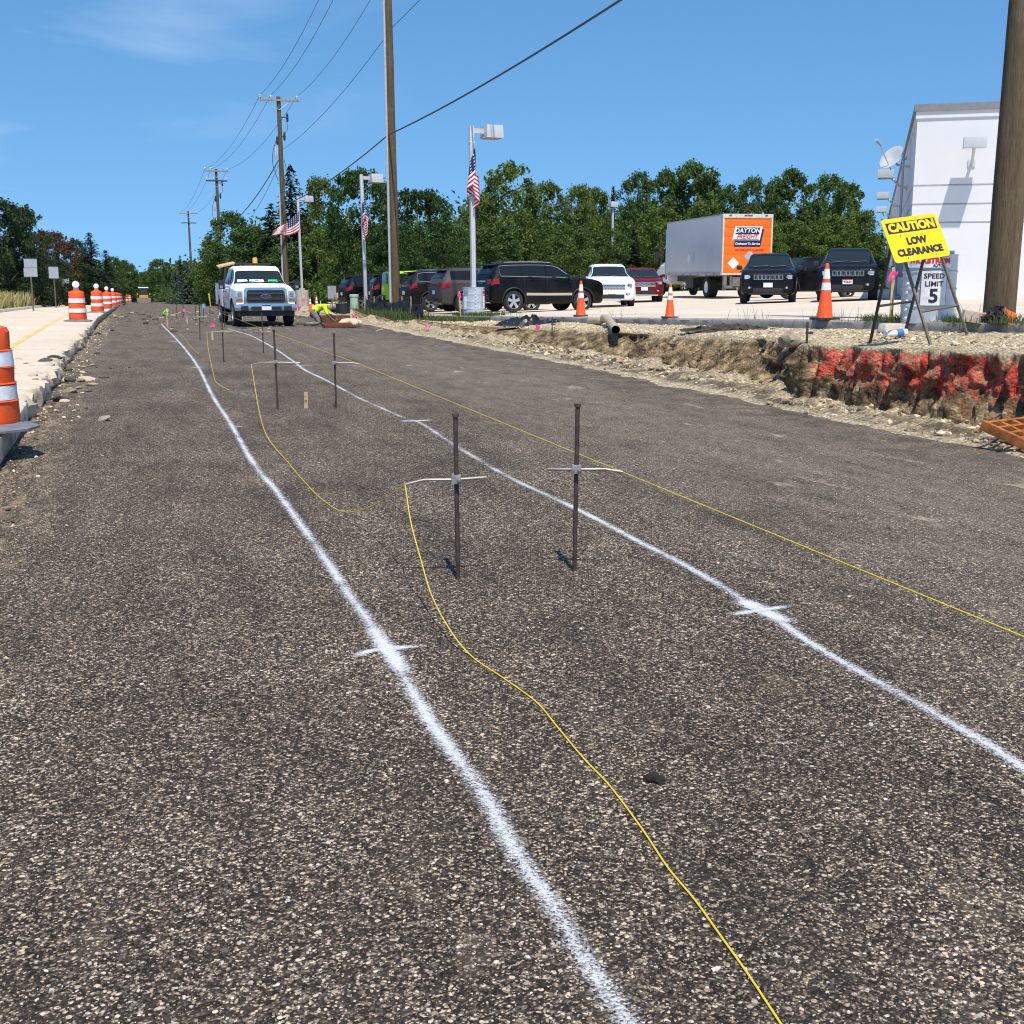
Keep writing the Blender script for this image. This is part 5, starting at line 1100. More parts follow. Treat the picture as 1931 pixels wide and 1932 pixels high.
def make_drum(label, loc, rz, light=True, faded=False):
    o = thing('traffic_drum', label, 'traffic drum', loc, rz, 'orange and white traffic drums on the slab edge')
    prof = [(.255, .05), (.265, .10), (.262, .25), (.256, .255), (.256, .40), (.248, .405), (.248, .55), (.240, .555), (.240, .70), (.232, .705), (.232, .86), (.215, .90), (.12, .93), (0, .93)]
    mats_ = [0, 0, 0, 1, 0, 0, 0, 1, 0, 0, 0, 0, 0]
    b = MB(); b.lathe([p for p in prof], 32)
    b.v = [(v[0] * (1 + .05 * kk), v[1] * (1 + .05 * kk), v[2]) for v in b.v for kk in (fr(v[0] * 6 + loc[0], v[1] * 6, v[2] * 5, 3),)]; b.build('barrel', M_ORANGE, o, smooth=True, ang=25)
    for z0, z1, r in ((.27, .395, .2575), (.565, .695, .2415)):
        b = MB(); b.lathe([(r + .008, z0), (r + .007, (z0 + z1) / 2), (r + .006, z1)], 32); b.v = [(v[0] * (1 + .04 * kk), v[1] * (1 + .04 * kk), v[2]) for v in b.v for kk in (fr(v[0] * 6 + loc[0], v[1] * 6, v[2] * 5, 3),)]; b.build('reflective_band', M_REFWHITE, o, smooth=True)
    for z, r in ((.41, .252), (.555, .244), (.70, .237), (.255, .26)):
        b = MB(); b.lathe([(r, z - .012), (r + .012, z), (r, z + .012)], 32); b.build('rib', M_ORANGE, o, smooth=True)
    b = MB(); pr = []
    for r, z in ((.27, .06), (.30, .05), (.41, .03), (.43, .02), (.43, 0), (.2, 0)): pr.append((r, z))
    b.lathe(pr, 10); b.build('rubber_base', plain('grey_rubber', (.14, .15, .17), .75, var=.3, scale=8), o)
    b = MB(); b.tube([(-.09, 0, .92), (-.07, 0, .97), (.07, 0, .97), (.09, 0, .92)], .018, 6); b.build('handle', M_ORANGE, o, smooth=True)
    if light:
        b = MB(); b.box((0, .04, .99), (.15, .07, .12)); l = b.build('warning_light', plain('light_case', (.65, .63, .55), .5), o, bevel=.01)
        b = MB(); b.cyl((0, -.03, 1.12), (0, .05, 1.12), .105, n=24); b.cyl((0, -.036, 1.12), (0, -.03, 1.12), .09, n=24); b.build('lens', plain('pale_lens', (.85, .84, .86), .15, coat=1, var=.02), l, bevel=.01)
    return o
def slabpt(x, Y, dz=0): p = at_y(x, 600, Y); s, t = XS(p.x, p.y); return (p.x, p.y, zslab(s) + dz)
pd = slabpt(-38, 10.75)
make_drum('nearest traffic drum, dented and cut off by the left of the photo', pd, .3, light=False)
for x, Y, l in ((147, 37.8, 'traffic drum with a round warning light nearest the yellow line'), (185, 52.5, 'traffic drum with a round light just behind the yellow line drum'), (204, 68, 'third lit traffic drum along the broken slab edge'), (215, 82, 'fourth lit traffic drum along the broken slab edge')):
    make_drum(l, slabpt(x, Y), .35)
for k, (x, Y) in enumerate(((221, 94), (225, 104), (228, 116))):
    make_drum('farther unlit traffic drum in the cluster where the slab narrows', slabpt(x, Y), .4, light=False)
for x, Y in ((241, 150), (246, 158), (243, 168)): make_drum('tiny distant traffic drum left of the skid steer', slabpt(x, Y, -.1), .4, light=False)['group'] = 'distant drums left of the skid steer'

# ---------------------------------------------------------------- stringline pins, their arms and strings
M_PIN = plain('rusty_pin', (.075, .05, .04), .7, .3, var=.45, scale=18); M_RODST = plain('bright_rod', (.30, .28, .25), .5, .5, var=.2, scale=20)
TIP = {}
def pin(key, label, bx, by, top_px, arm_z=None, side=0, armpx=None, rz=None, h=None):
    p = on_road(bx, by); tp = at_y(*top_px, p.y + .02); H = (tp.z - p.z) if h is None else h
    o = thing('form_pin', label, 'steel pin', p, 0, 'steel stringline pins'); lx = tp.x - p.x
    b = MB(); b.tube([(0, 0, -.06), (lx, 0, H)], .0125, 10); b.cyl((lx, 0, H - .012), (lx, 0, H + .004), .019, n=12); b.build('pin', M_PIN, o, smooth=True, ang=40)
    if armpx:
        (ax, ay), (cx, cy), (ex, ey) = armpx; ca = at_y(cx, cy, p.y); az = ca.z - p.z; cxl = lx * az / H
        T = at_y(ax, ay, p.y - .02); E = at_y(ex, ey, p.y + .03); Cc = Vector((p.x + cxl, p.y - .024, ca.z)); mid = Cc.lerp(T, .62); mid.z = Cc.z + (T.z - Cc.z) * .2 + .004
        b = MB(); b.tube([T - p, mid - p, Cc - p, E - p], .0075, 8); arm = b.build('arm', M_RODST, o, smooth=True)
        b = MB(); b.box((cxl, -.01, az), (.05, .06, .045)); b.cyl((cxl + .015, -.05, az), (cxl + .015, -.02, az), .011, n=8); b.build('clamp', plain('cast_clamp', (.3, .3, .27), .6, .4, var=.3, scale=30), o, bevel=.006)
        TIP[key] = T
    return o
pin('AL', 'nearest left steel pin, whose arm holds the slack yellow string', 864, 1092, (859, 781), armpx=((764, 914), (862, 903), (917, 900)))
pin('AR', 'nearest right steel pin with a rusty arm touching the tight string', 1083, 1077, (1089, 762), armpx=((1174, 890), (1087, 884), (1034, 885)))
pin('BL', 'left steel pin beside the short wooden stake and pink paint', 524, 772, (517, 622), armpx=((474, 688), (521, 683), (566, 684)))
pin('BR', 'right steel pin standing just right of the short wooden stake', 634, 769, (630, 629), armpx=((677, 686), (631.5, 684), (625, 684)))
pin('CL', 'left steel pin in front of the pickup, third from the camera', 422, 683, (418, 581), armpx=((390, 628), (419, 625), (440, 624.6)))
pin('CR', 'thin steel pin standing before the pickup bumper', 497, 666, (494, 590), armpx=((512, 626), (495, 626), (481, 626)))
pin('DL', 'steel pin carrying blue and green ribbon', 377, 641, (376.5, 572), armpx=((348, 598), (377, 598), (390, 597.5)))
pin('DR', 'steel pin partly hidden behind the pickup corner pin', 424, 617.5, (422.5, 560))
for k, (x, y0, y1, l) in enumerate(((396, 606, 567, 'steel pin just left of the pickup wheel'), (346, 596, 569, 'far steel pin with a pink ribbon'), (333.5, 601, 573, 'far steel pin left of the pink ribboned one'), (369, 606, 577, 'far steel pin right of the pink ribboned one'), (384, 601, 578, 'far short steel pin nearest the blue ribbon'))): pin(f'E{k}', l, x, y0, (x, y1))
for l, x, y0, y1 in (('rusty pin in the gravel beside the black plastic heap', 1041, 636, 597), ('thin rusty pin in the verge before the silt fence', 815, 627, 600), ('dark flat stake at the corner of the red painted wall', 1520, 673, 607)):
    p = on_land(x, y0); tp = at_y(x, y1, p.y); o = thing('form_pin', l, 'steel pin', p, 0, 'pins in the verge'); b = MB(); b.tube([(0, 0, -.1), (0, 0, tp.z - p.z)], .0125 if x != 1520 else .017, 8); b.build('pin', M_PIN, o, smooth=True)
    b = MB(); b.box((.03, 0, (tp.z - p.z) * .5), (.1, .03, .03)); b.build('clamp', M_DARKSTEEL, o)
M_STRING = plain('yellow_twine', (.78, .55, .03), .7, var=.1, scale=200)
def cat(pts, n=10):
    out = []
    for k in range(len(pts) - 1):
        a, b_, c, d = pts[max(0, k - 1)], pts[k], pts[k + 1], pts[min(len(pts) - 1, k + 2)]
        for i in range(n):
            f = i / n; out.append(0.5 * ((2 * b_) + (c - a) * f + (2 * a - 5 * b_ + 4 * c - d) * f * f + (3 * b_ - a - 3 * c + d) * f ** 3))
    return out + [pts[-1]]
d = TIP['AR'] - TIP['BR']; far = at_y(512, 626, 24.6)
b = MB(); b.tube([at_y(384, 578, 44.5), TIP['CR'], TIP['BR'], TIP['AR'], TIP['AR'] + d * 1.2], .0024, 5); one('string_line', 'tight yellow string running straight along the right row of pins', 'string', b, M_STRING, group='yellow stringlines')
def slack(label, px, zs):
    pts = []
    for (x, y), z in zip(px, zs):
        g = on_road(x, y); q = at_z(x, y, max(z, .004) + 0.0) if z > .02 else Vector((g.x, g.y, g.z + .005)); pts.append(q)
    b = MB(); b.tube(cat(pts, 8), .0028, 6); one('string_line', label, 'string', b, M_STRING, group='yellow stringlines', smooth=True)
zt = TIP['AL'].z
slack('slack yellow string dropping from the nearest left arm and lying on the road', [(764, 914), (775, 985), (795, 1060), (815, 1125), (850, 1190), (890, 1240), (945, 1278), (1010, 1325), (1050, 1372), (1100, 1432), (1150, 1485), (1210, 1565), (1260, 1640), (1310, 1700), (1360, 1770), (1410, 1840), (1470, 1931), (1510, 1990)], [zt, zt * .72, zt * .42, zt * .22, .06, .012, 0, 0, 0, 0, 0, 0, 0, 0, 0, 0, 0, 0])
slack('slack yellow string drooping between the two left arms', [(474, 688), (480, 725), (490, 780), (505, 825), (545, 875), (570, 905), (610, 945), (650, 965), (700, 955), (764, 914)], [TIP['BL'].z, .40, .18, .05, 0, 0, .0, .06, .2, zt])
slack('slack yellow string hanging off the third left arm', [(390, 628), (392.5, 657), (402, 703), (408, 721), (432, 736)], [TIP['CL'].z, .38, .14, .05, 0])
slack('far slack yellow string at the wooden lath with the lime ribbon', [(316, 590), (316.5, 612), (322, 621), (342, 632), (362, 656), (375, 668)], [.5, .12, .02, 0, 0, 0])
b = MB(); q = [at_y(1508, 676, on_land(1520, 673).y)]; b.tube([q[0], at_y(1757, 708, 14.0), at_y(1990, 738, 11.6)], .003, 5); one('string_line', 'thin red string stretched along the red painted soil wall', 'string', b, plain('red_twine', (.5, .05, .03), .7))

# wooden stakes, laths and ribbons
def lath(label, bx, by, tx, ty, w_=.04, th=.018, m=M_WOOD, ribbon=None, cat_='wooden stake'):
    p = on_land(bx, by); tp = at_y(tx, ty, p.y); H = tp.z - p.z; o = thing('wooden_stake', label, cat_, p, random.uniform(-.2, .2), 'wooden survey stakes'); b = MB()
    lx = tp.x - p.x; b.add([(sx * w_ / 2 + lx * f, sy * th / 2, -.05 + (H + .05) * f) for f in (0, 1) for sx, sy in ((-1, -1), (1, -1), (1, 1), (-1, 1))], [(3, 2, 1, 0), (4, 5, 6, 7), (0, 1, 5, 4), (1, 2, 6, 5), (2, 3, 7, 6), (3, 0, 4, 7)]); b.build('lath', m, o)
    if ribbon:
        b = MB(); rg = random.Random(bx); z0 = H * .92; q_ = .5
        for k in range(3):
            a = rg.uniform(-.6, .6); b.grid([[(lx + (w_ * .6 + .02 * math.sin(i + k)) * (1 if k % 2 else -1) + a * .05 * i, -.02 - .02 * i * rg.random(), z0 - .034 * i * (1 + .2 * k)), (lx + (w_ * .6 + .02 * math.sin(i + k)) * (1 if k % 2 else -1) + a * .05 * i + .03, -.03, z0 - .032 * i * (1 + .2 * k))] for i in range(5)])
        b.box((lx, 0, z0 - .02), (w_ * 1.25, th * 1.6, .05)); b.build('ribbon', ribbon, o, recalc=False)
    return o
M_RIBP = plain('pink_ribbon', (.9, .07, .33), .5, var=.1); M_RIBG = plain('lime_ribbon', (.45, .75, .08), .5); M_RIBB = plain('blue_ribbon', (.06, .3, .5), .5)
st = lath('short wooden stake with pencilled marks between the two middle pins', 577.5, 770, 577, 739, .045, .02)
for txt_, zz in (('22', .09), ('*', .145)):
    vs, fs = text_geo(txt_, .035, .001); b = MB(); b.add([(v.y * -.9, -.0115 - v.z, zz + v.x) for v in vs], fs); b.build('pencil_mark', M_INK, st)
lath('wooden lath with a lime ribbon at the far end of the left line', 316, 616, 315, 581, .05, ribbon=M_RIBG)
lath('short wooden hub under the third left arm', 401, 641, 400, 626, .05); lath('short wooden hub beyond the blue ribboned pin', 354, 610, 352, 598, .05)
lath('wooden stake with a pink ribbon beside the speed limit drum', 1680, 610, 1685, 504, .05, ribbon=M_RIBP)
lath('wooden stake with a pink ribbon before the bronze suv', 869, 598, 866, 549, .05, ribbon=M_RIBP)
lath('pink topped stake beside the green jeep', 783, 575, 783, 545, .06, ribbon=plain('orange_ribbon', (.9, .3, .15), .5)); lath('plain yellow lath standing left of the pickup', 397, 578, 394, 553, .12, m=plain('yellow_lath', (.6, .55, .04), .6))
def ribbon_blob(label, x, y, Y, m, s=.1, seed=1):
    p = at_y(x, y, Y); b = MB(); rg = random.Random(seed)
    for k in range(6):
        a = rg.uniform(0, 6.28); b.grid([[(math.cos(a) * s * .5 * i / 4 + rg.uniform(-.02, .02), math.sin(a) * s * .3 * i / 4 - .02, s * (.5 - .3 * i) + rg.uniform(-.03, .03)), (math.cos(a) * s * .5 * i / 4 + s * .45, math.sin(a) * s * .3 * i / 4, s * (.5 - .28 * i))] for i in range(4)])
    one('ribbon', label, 'ribbon', b, m, p, 0, 'survey ribbons tied on the pins', recalc=False)
ribbon_blob('pink ribbon tied on the far pin', 345.5, 586, 53.5, M_RIBP, .13, 4); ribbon_blob('pink ribbon hanging above the wooden hub', 399.6, 614, 37.5, M_RIBP, .12, 5); ribbon_blob('blue and green ribbon on a left pin', 382, 578, 44, M_RIBB, .16, 6)

# marker flags stuck in the verge
def mflag(label, x, y, h, m, s=.12, rz=0, tip=0):
    p = on_land(x, y); o = thing('marker_flag', label, 'marker flag', p, rz, 'small marker flags'); b = MB(); b.tube([(0, 0, -.03), (.01, 0, h)], .003, 4); b.build('wire', M_DARKSTEEL, o)
    b = MB(); n = 6; b.grid([[(i / n * s * (1 - .45 * j), .03 * math.sin(i * 1.3 + x) * s * 8, h - j * s * 1.5 - .10 * s * i * (1 - j)) for j in (0, .5, 1)] for i in range(n + 1)]); b.build('pennant', m, o, smooth=True, recalc=False)
mflag('pink marker flag low on the dug bank below the black plastic', 1010, 652, .17, M_RIBP, .10); mflag('pale pink marker flag in the gravel before the silt fence', 803, 630, .34, plain('faded_pink', (.8, .3, .42), .6), .15)
mflag('pink marker flag on the tan log by the inlet', 665, 617, .42, M_RIBP, .16); mflag('green marker flag in the weeds before the silt fence', 736, 588, .32, plain('green_flag', (.0, .3, .16), .6), .18)
mflag('pink marker flag left of the kneeling worker', 562, 590, .4, M_RIBP, .18)
mflag('orange marker flag at the foot of the thick pole', 1890, 612, .2, plain('orange_flag', (.95, .2, .03), .6), .16); mflag('second orange marker flag fallen by the thick pole', 1905, 614, .15, plain('orange_flag', (.95, .2, .03), .6), .15, .6)

# ---------------------------------------------------------------- things lying about the verge
def mat_rust():
    t = NT('cast_iron_rust'); t.set(Base_Color=t.ramp(t.noise(12, 7, 0.7), [(0.3, (.16, .045, .012)), (0.55, (.42, .14, .03)), (0.75, (.5, .2, .06))]), Roughness=.85, Normal=t.bump(t.noise(60, 5), .4, .01)); return t.m
M_RUST = mat_rust(); M_DRUST = plain('dark_rust', (.13, .05, .025), .9, var=.4, scale=12, bump=.4)
def grate(label, loc, rz, tilt, w_=.62, d_=.62, rows_=5, cols=3, m=None):
    o = thing('inlet_grate', label, 'inlet grate', loc, rz); b = MB(); th = .09
    ys = [-d_ / 2 + d_ * i / rows_ for i in range(rows_ + 1)]; xs = [-w_ / 2 + w_ * i / cols for i in range(cols + 1)]; q = Matrix.Rotation(tilt, 3, 'X')
    for y in ys: b.box(q @ Vector((0, y, th / 2 + .04)), (w_ + .04, .035, th), q)
    for x in xs: b.box(q @ Vector((x, 0, th / 2 + .037)), (.05, d_ + .03, th - .006), q)
    for sd in (-1, 1): b.box(q @ Vector((sd * (w_ / 2 + .02), 0, th / 2 + .042)), (.05, d_ + .06, th + .004), q)
    b.build('casting', m or M_RUST, o, bevel=.006); return o
p = on_land(1945, 850); grate('rusty cast iron grate propped at the foot of the red painted wall', (p.x, p.y + .05, p.z + .05), .62, .30, .62, .62)
p = on_land(638, 618); grate('rusty grate lying beside the kneeling worker', (p.x, p.y, p.z), .3, .06, .9, .7, m=M_DRUST)
p = on_land(628, 612); b = MB(); b.prism([(-.55, 0), (.55, 0), (.5, .30), (-.5, .30)], -.3, .3); one('catch_basin', 'brown rusty basin frame in front of the kneeling worker', 'catch basin', b, M_DRUST, (p.x, p.y + .5, p.z), .25, bevel=.02)
p = on_land(642, 606); b = MB(); b.lathe([(.0, .0), (.27, 0), (.27, .36), (.22, .36), (.22, .1), (0, .1)], 20); one('pipe_collar', 'black round pipe collar standing on the inlet frame', 'pipe collar', b, M_BLACKPLASTIC, (p.x, p.y + .7, p.z + .27), smooth=True, ang=40)
p = on_land(668, 618); b = MB(); b.rock((0, 0, .14), (.17, .2, .19), 5, 3, amp=.2); b.rock((.12, .8, .14), (.42, .22, .14), 9, 3, amp=.2); one('limestone_block', 'pale tan limestone block beside the rusty grate', 'stone block', b, plain('tan_stone', (.6, .46, .3), .9, var=.15, scale=4, bump=.4), p, .4, smooth=True, ang=30)
p = on_land(648, 588); b = MB(); b.rock((0, 0, .62), (1.0, .8, .9), 3, 4, amp=.28); one('boulder', 'big tan boulder left of the green pedestal', 'boulder', b, plain('boulder_stone', (.42, .32, .21), .9, var=.45, scale=2.2, bump=.9), (p.x, p.y + 5, p.z), smooth=True, ang=40)
p = on_land(668.5, 592); b = MB(); b.lathe([(.21, -.1), (.21, .84), (.235, .85), (.235, .93), (.2, .96), (0, .97)], 26); one('utility_pedestal', 'pale green round utility pedestal at the edge of the weeds', 'utility pedestal', b, plain('pale_green', (.36, .46, .36), .5, var=.06), p, smooth=True, ang=35)
# drain pipe, plastic heap, white pipe, concrete lumps
a = [on_land(x, y) + Vector((0, 0, z)) for x, y, z in ((1112, 611, .06), (1130, 613, .10), (1140, 613, .16), (1150, 619, .13), (1161, 630, .08))]
b = MB(); pts = cat(a, 8); b.tube(pts, [.085 + (.006 if i % 2 else 0) for i in range(len(pts))], 16, caps=False); b.tube(pts, .07, 12, caps=False, mi=1); n0 = len(pts)
one('drain_pipe', 'bent tan corrugated drain pipe lying on the gravel', 'drain pipe', b, [plain('tan_plastic', (.46, .36, .23), .6, var=.15), M_BLACKPLASTIC], smooth=True, ang=60, recalc=False)
def heap(label, x, y, w_, d_, h, m, seed, name, cat_):
    p = on_land(x, y); b = MB(); n = 34; rows = []
    for i in range(n + 1):
        r = []
        for j in range(17):
            u, v = i / n * 2 - 1, j / 16 * 2 - 1; e = max(0, 1 - u * u) * max(0, 1 - v * v); k = fr(u * 3.2 + seed, v * 2.4, 1.0); r.append((u * w_ / 2 + .10 * fr(u * 3, v * 5, 8.0), v * d_ / 2 + .1 * fr(u * 4, v * 3, 3.0), h * (e ** .7) * (0.55 + .9 * abs(k)) + .05 * abs(fr(u * 9, v * 9, seed)) * (e ** .3) - .01))
        rows.append(r)
    b.grid(rows); return one(name, label, cat_, b, m, p, -.05, smooth=True, ang=20, recalc=False)
heap('crumpled black plastic sheet heaped on the gravel', 1000, 613, 1.75, .9, .26, plain('black_sheet', (.014, .014, .015), .38, var=.3), 3.1, 'plastic_sheet', 'plastic sheet')
heap('low dark mound of topsoil on the pale gravel', 1385, 623, 1.9, .7, .10, plain('topsoil', (.05, .038, .028), .95, var=.5, scale=12, bump=.9), 6.4, 'soil_mound', 'soil mound')
def lump(label, x, y, d, m, seed, name, cat_, rz=0, dz=0, amp=.12):
    p = on_land(x, y); b = MB(); b.rock((0, 0, d[2] * .5), d, seed, 3, amp=amp); return one(name, label, cat_, b, m, p + Vector((0, 0, dz)), rz, smooth=True, ang=28)
cm = plain('broken_concrete', (.56, .5, .42), .9, var=.2, scale=8, bump=.5)
b = MB(); b.box((0, 0, .05), (.7, .22, .12), taper=(.92, .8)); p = on_land(1700, 624); one('concrete_slab_piece', 'pale broken slab of concrete under the caution sign', 'concrete piece', b, cm, p, .25, bevel=.025)
b = MB(); b.box((0, 0, .06), (.36, .22, .15), Matrix.Rotation(.15, 3, 'Y'), taper=(.9, .9)); b.box((.10, -.104, .065), (.12, .03, .12), mi=1); p = on_land(1838, 622); one('concrete_block', 'pinkish concrete block daubed with red paint before the thick pole', 'concrete block', b, [plain('pink_block', (.5, .4, .34), .9, var=.2, scale=10), plain('red_daub', (.6, .1, .08), .8)], p, -.2, bevel=.02)
p = on_land(1690, 637); b = MB(); b.cyl((-.16, 0, .05), (.16, .05, .07), .05, n=14); b.cyl((.0, .02, .06), (.1, .04, .067), .052, n=14, mi=1); one('paint_can', 'white and blue spray can lying under the caution sign', 'spray can', b, [M_WHITE, plain('blue_label', (.05, .2, .5), .4)], p, .1, smooth=True, ang=40)
p = on_land(1868, 612); heap('dark tar bag slumped against the thick pole', 1880, 611, .3, .25, .22, plain('tar_bag', (.012, .012, .012), .6), 1.7, 'tar_bag', 'bag')
lump('large grey clod at the wall corner by the dark flat stake', 1487, 668, (.14, .12, .11), plain('grey_clod', (.33, .27, .2), .95, var=.35, scale=9, bump=.8), 7, 'soil_clod', 'soil clod', amp=.3)
# silt fence
def silt_fence():
    pts = [at_y(690, 588, 56.0), at_y(722, 590, 52.0), at_y(757, 591, 48.5), at_y(797, 593, 45.0)]; o = thing('silt_fence', 'sagging black silt fence standing in weeds before the parked cars', 'silt fence', pts[0])
    m = plain('fence_fabric', (.03, .03, .03), .8, var=.3); b = MB(); rows = []; base = Vector(o.location); n = 40
    for i in range(n + 1):
        f = i / n * 3; k = min(2, int(f)); q = pts[k].lerp(pts[k + 1], f - k); z = height(q.x, q.y); hh = .74 - .12 * math.sin(PI * (f % 1)) + .03 * fr(i * .4, 1.0) - .10 * smooth(2.2, 3, f)
        rows.append([(q.x - base.x + .05 * fr(i * .3, j * .6), q.y - base.y + .1 * fr(i * .5, j * .7, 4.0), z + hh * j / 6 - base.z) for j in range(7)])
    b.grid(rows); b.build('fabric', m, o, smooth=True, ang=180, recalc=False)
    for i in (0, 7, 13, 20, 27, 33, 40):
        q = Vector(rows[i][0]); b = MB(); b.box((q.x, q.y + .05, q.z + .42), (.05, .05, .9)); b.build('stake', plain('grey_stake', (.25, .2, .15), .85) if i < 40 else M_BLACKPLASTIC, o)
silt_fence()
# far clutter behind the pickup: real-estate style panel backs on posts
def back_sign(label, x, y, Y, w_, h_, boards=1, m=M_GALV, group='backs of road signs beyond the left kerb'):
    p = at_y(x, y, Y); g = height(p.x, p.y); o = thing('road_sign', label, 'road sign', (p.x, p.y, g), .32, group); H = p.z - g
    b = MB(); b.box((0, .03, (H + h_ * boards / 2) / 2), (.07, .05, H + h_ * boards / 2)); b.build('post', plain('brown_post', (.12, .09, .07), .8), o)
    for k in range(boards):
        b = MB(); b.box((.02 * k, 0, H + (k - (boards - 1) / 2) * (h_ + .02)), (w_ * (1 - .05 * k), .012, h_)); b.build('panel', m, o)
    return o
M_SIGNBACK = plain('sign_back', (.42, .43, .46), .35, .3, var=.12)
back_sign('tallest sign back, two panels stacked on one post', 57, 505, 60, .62, .42, 2, M_SIGNBACK); back_sign('single square sign back between two other signs', 101, 514, 76, .56, .70, 1, M_SIGNBACK); back_sign('smallest sign back just left of the yellow line drum', 124, 533, 92, .50, .60, 1, M_SIGNBACK)
back_sign('grey sign back in the shade right of the far cones', 626, 551, 78, .55, .8, 1, plain('shaded_sign', (.25, .26, .28), .5), None)  # darker than the other sign backs, its shade put into the grey
# ---------------------------------------------------------------- kneeling worker
def worker():
    p = on_road(598, 615); o = thing('person', 'worker in a lime hi-vis shirt and grey trousers, kneeling bent over the inlet', 'person', (p.x, p.y, p.z), .15)
    J = {'pel': (-.12, 0, .50, .165), 'waist': (.02, 0, .60, .15), 'chest': (.22, 0, .68, .185), 'neck': (.40, 0, .66, .07), 'head0': (.47, -.01, .60, .085), 'head1': (.55, -.02, .52, .098),
         'hl': (-.12, -.12, .46, .13), 'kl': (.10, -.16, .10, .085), 'al': (-.34, -.18, .08, .055), 'tl': (-.46, -.18, .06, .05), 'hr': (-.12, .12, .46, .13), 'kr': (.16, .18, .10, .085), 'ar': (-.28, .20, .08, .055), 'tr': (-.40, .20, .06, .05),
         'sl': (.26, -.20, .66, .085), 'el': (.34, -.27, .40, .055), 'wl': (.48, -.16, .24, .04), 'ml': (.56, -.12, .20, .045), 'sr': (.26, .20, .66, .085), 'er': (.38, .27, .42, .055), 'wr': (.55, .15, .28, .04), 'mr': (.62, .10, .24, .045)}
    E = [('pel', 'waist'), ('waist', 'chest'), ('chest', 'neck'), ('neck', 'head0'), ('head0', 'head1'), ('pel', 'hl'), ('hl', 'kl'), ('kl', 'al'), ('al', 'tl'), ('pel', 'hr'), ('hr', 'kr'), ('kr', 'ar'), ('ar', 'tr'), ('chest', 'sl'), ('sl', 'el'), ('el', 'wl'), ('wl', 'ml'), ('chest', 'sr'), ('sr', 'er'), ('er', 'wr'), ('wr', 'mr')]
    ks = list(J); me = bpy.data.meshes.new('body'); vs = [J[k][:3] for k in ks]; es = [(ks.index(a), ks.index(c)) for a, c in E]; rad = [J[k][3] for k in ks]
    for sd, hand in ((-1, 'ml'), (1, 'mr')):
        h = Vector(J[hand][:3])
        for k in range(5):
            a = h + Vector((.03, (k - 2) * .022, -.015)); q = a + Vector((.045 if k else .01, (k - 2) * .008 - (.02 * sd if k == 0 else 0), -.035)); i = len(vs); vs += [tuple(a), tuple(q)]; rad += [.011, .009]; es += [(ks.index(hand), i), (i, i + 1)]
    me.from_pydata(vs, es, []); ob = bpy.data.objects.new('body', me); COL.objects.link(ob)
    md = ob.modifiers.new('skin', 'SKIN'); sv = me.skin_vertices[0].data
    for i, r in enumerate(rad): sv[i].radius = (r, r)
    sv[0].use_root = True
    sb = ob.modifiers.new('sub', 'SUBSURF'); sb.levels = 2; sb.render_levels = 2
    dg = bpy.context.evaluated_depsgraph_get(); m2 = bpy.data.meshes.new_from_object(ob.evaluated_get(dg)); bpy.data.objects.remove(ob)
    for m in (plain('skin', (.28, .15, .1), .6), plain('hi_vis_shirt', (.62, .85, .02), .8, var=.08), plain('work_trousers', (.19, .175, .15), .9, var=.35, scale=9), plain('work_boot', (.06, .045, .035), .8)): m2.materials.append(m)
    for pl in m2.polygons:
        c = pl.center; pl.use_smooth = True
        if c.x < -.36 and c.z < .16: k = 3
        elif c.z < .47 and c.x < .3 and abs(c.y) < .25 and not (c.x > .22 and c.z > .2): k = 2
        elif c.x < -.05 and c.z < .56: k = 2
        elif c.x > .42 and c.z < .75 and abs(c.y) < .12 or c.z < .40 and c.x > .3: k = 0
        else: k = 1
        pl.material_index = k
    bo = bpy.data.objects.new('body', m2); COL.objects.link(bo); bo.parent = o
    b = MB(); b.rock((.545, -.02, .545), (.105, .105, .095), 2, 3, amp=.05); b.build('hair', plain('dark_hair', (.03, .018, .012), .8), o, smooth=True)
    b = MB(); b.tube([(.12 + .13 * math.cos(a) * 0 + .02 * math.cos(a), .19 * math.sin(a), .64 + .185 * math.cos(a)) for a in [PI * 2 * i / 20 for i in range(21)]], .014, 6); b.build('reflective_stripe', plain('grey_reflective', (.4, .42, .4), .4), o, smooth=True)
worker()

# ---------------------------------------------------------------- trees, shrubs and grass
def mat_leaf(name, lo, hi, tr=0.35):
    t = NT(name); a = t.n('ShaderNodeAttribute', attribute_name='tint').outputs['Color']; s = t.n('ShaderNodeSeparateColor', {0: a}).outputs
    oi = t.n('ShaderNodeObjectInfo').outputs['Random']; k = t.math('ADD', t.math('MULTIPLY', s[0], .85), t.math('MULTIPLY', oi, .15))
    c = t.ramp(k, [(0.0, lo), (1.0, hi)])
    t.set(Base_Color=c, Roughness=.55, Specular_IOR_Level=.35)
    tl = t.n('ShaderNodeBsdfTranslucent', {'Color': t.mix(1.0, c, (1.2, 1.3, .5), 'MULTIPLY')}); mx = t.n('ShaderNodeMixShader', {0: tr, 1: t.b.outputs[0], 2: tl.outputs[0]})
    t.t.links.new(mx.outputs[0], t.out.inputs['Surface']); return t.m
M_BARK = plain('bark', (.07, .055, .042), .9, var=.4, scale=8, bump=.6)
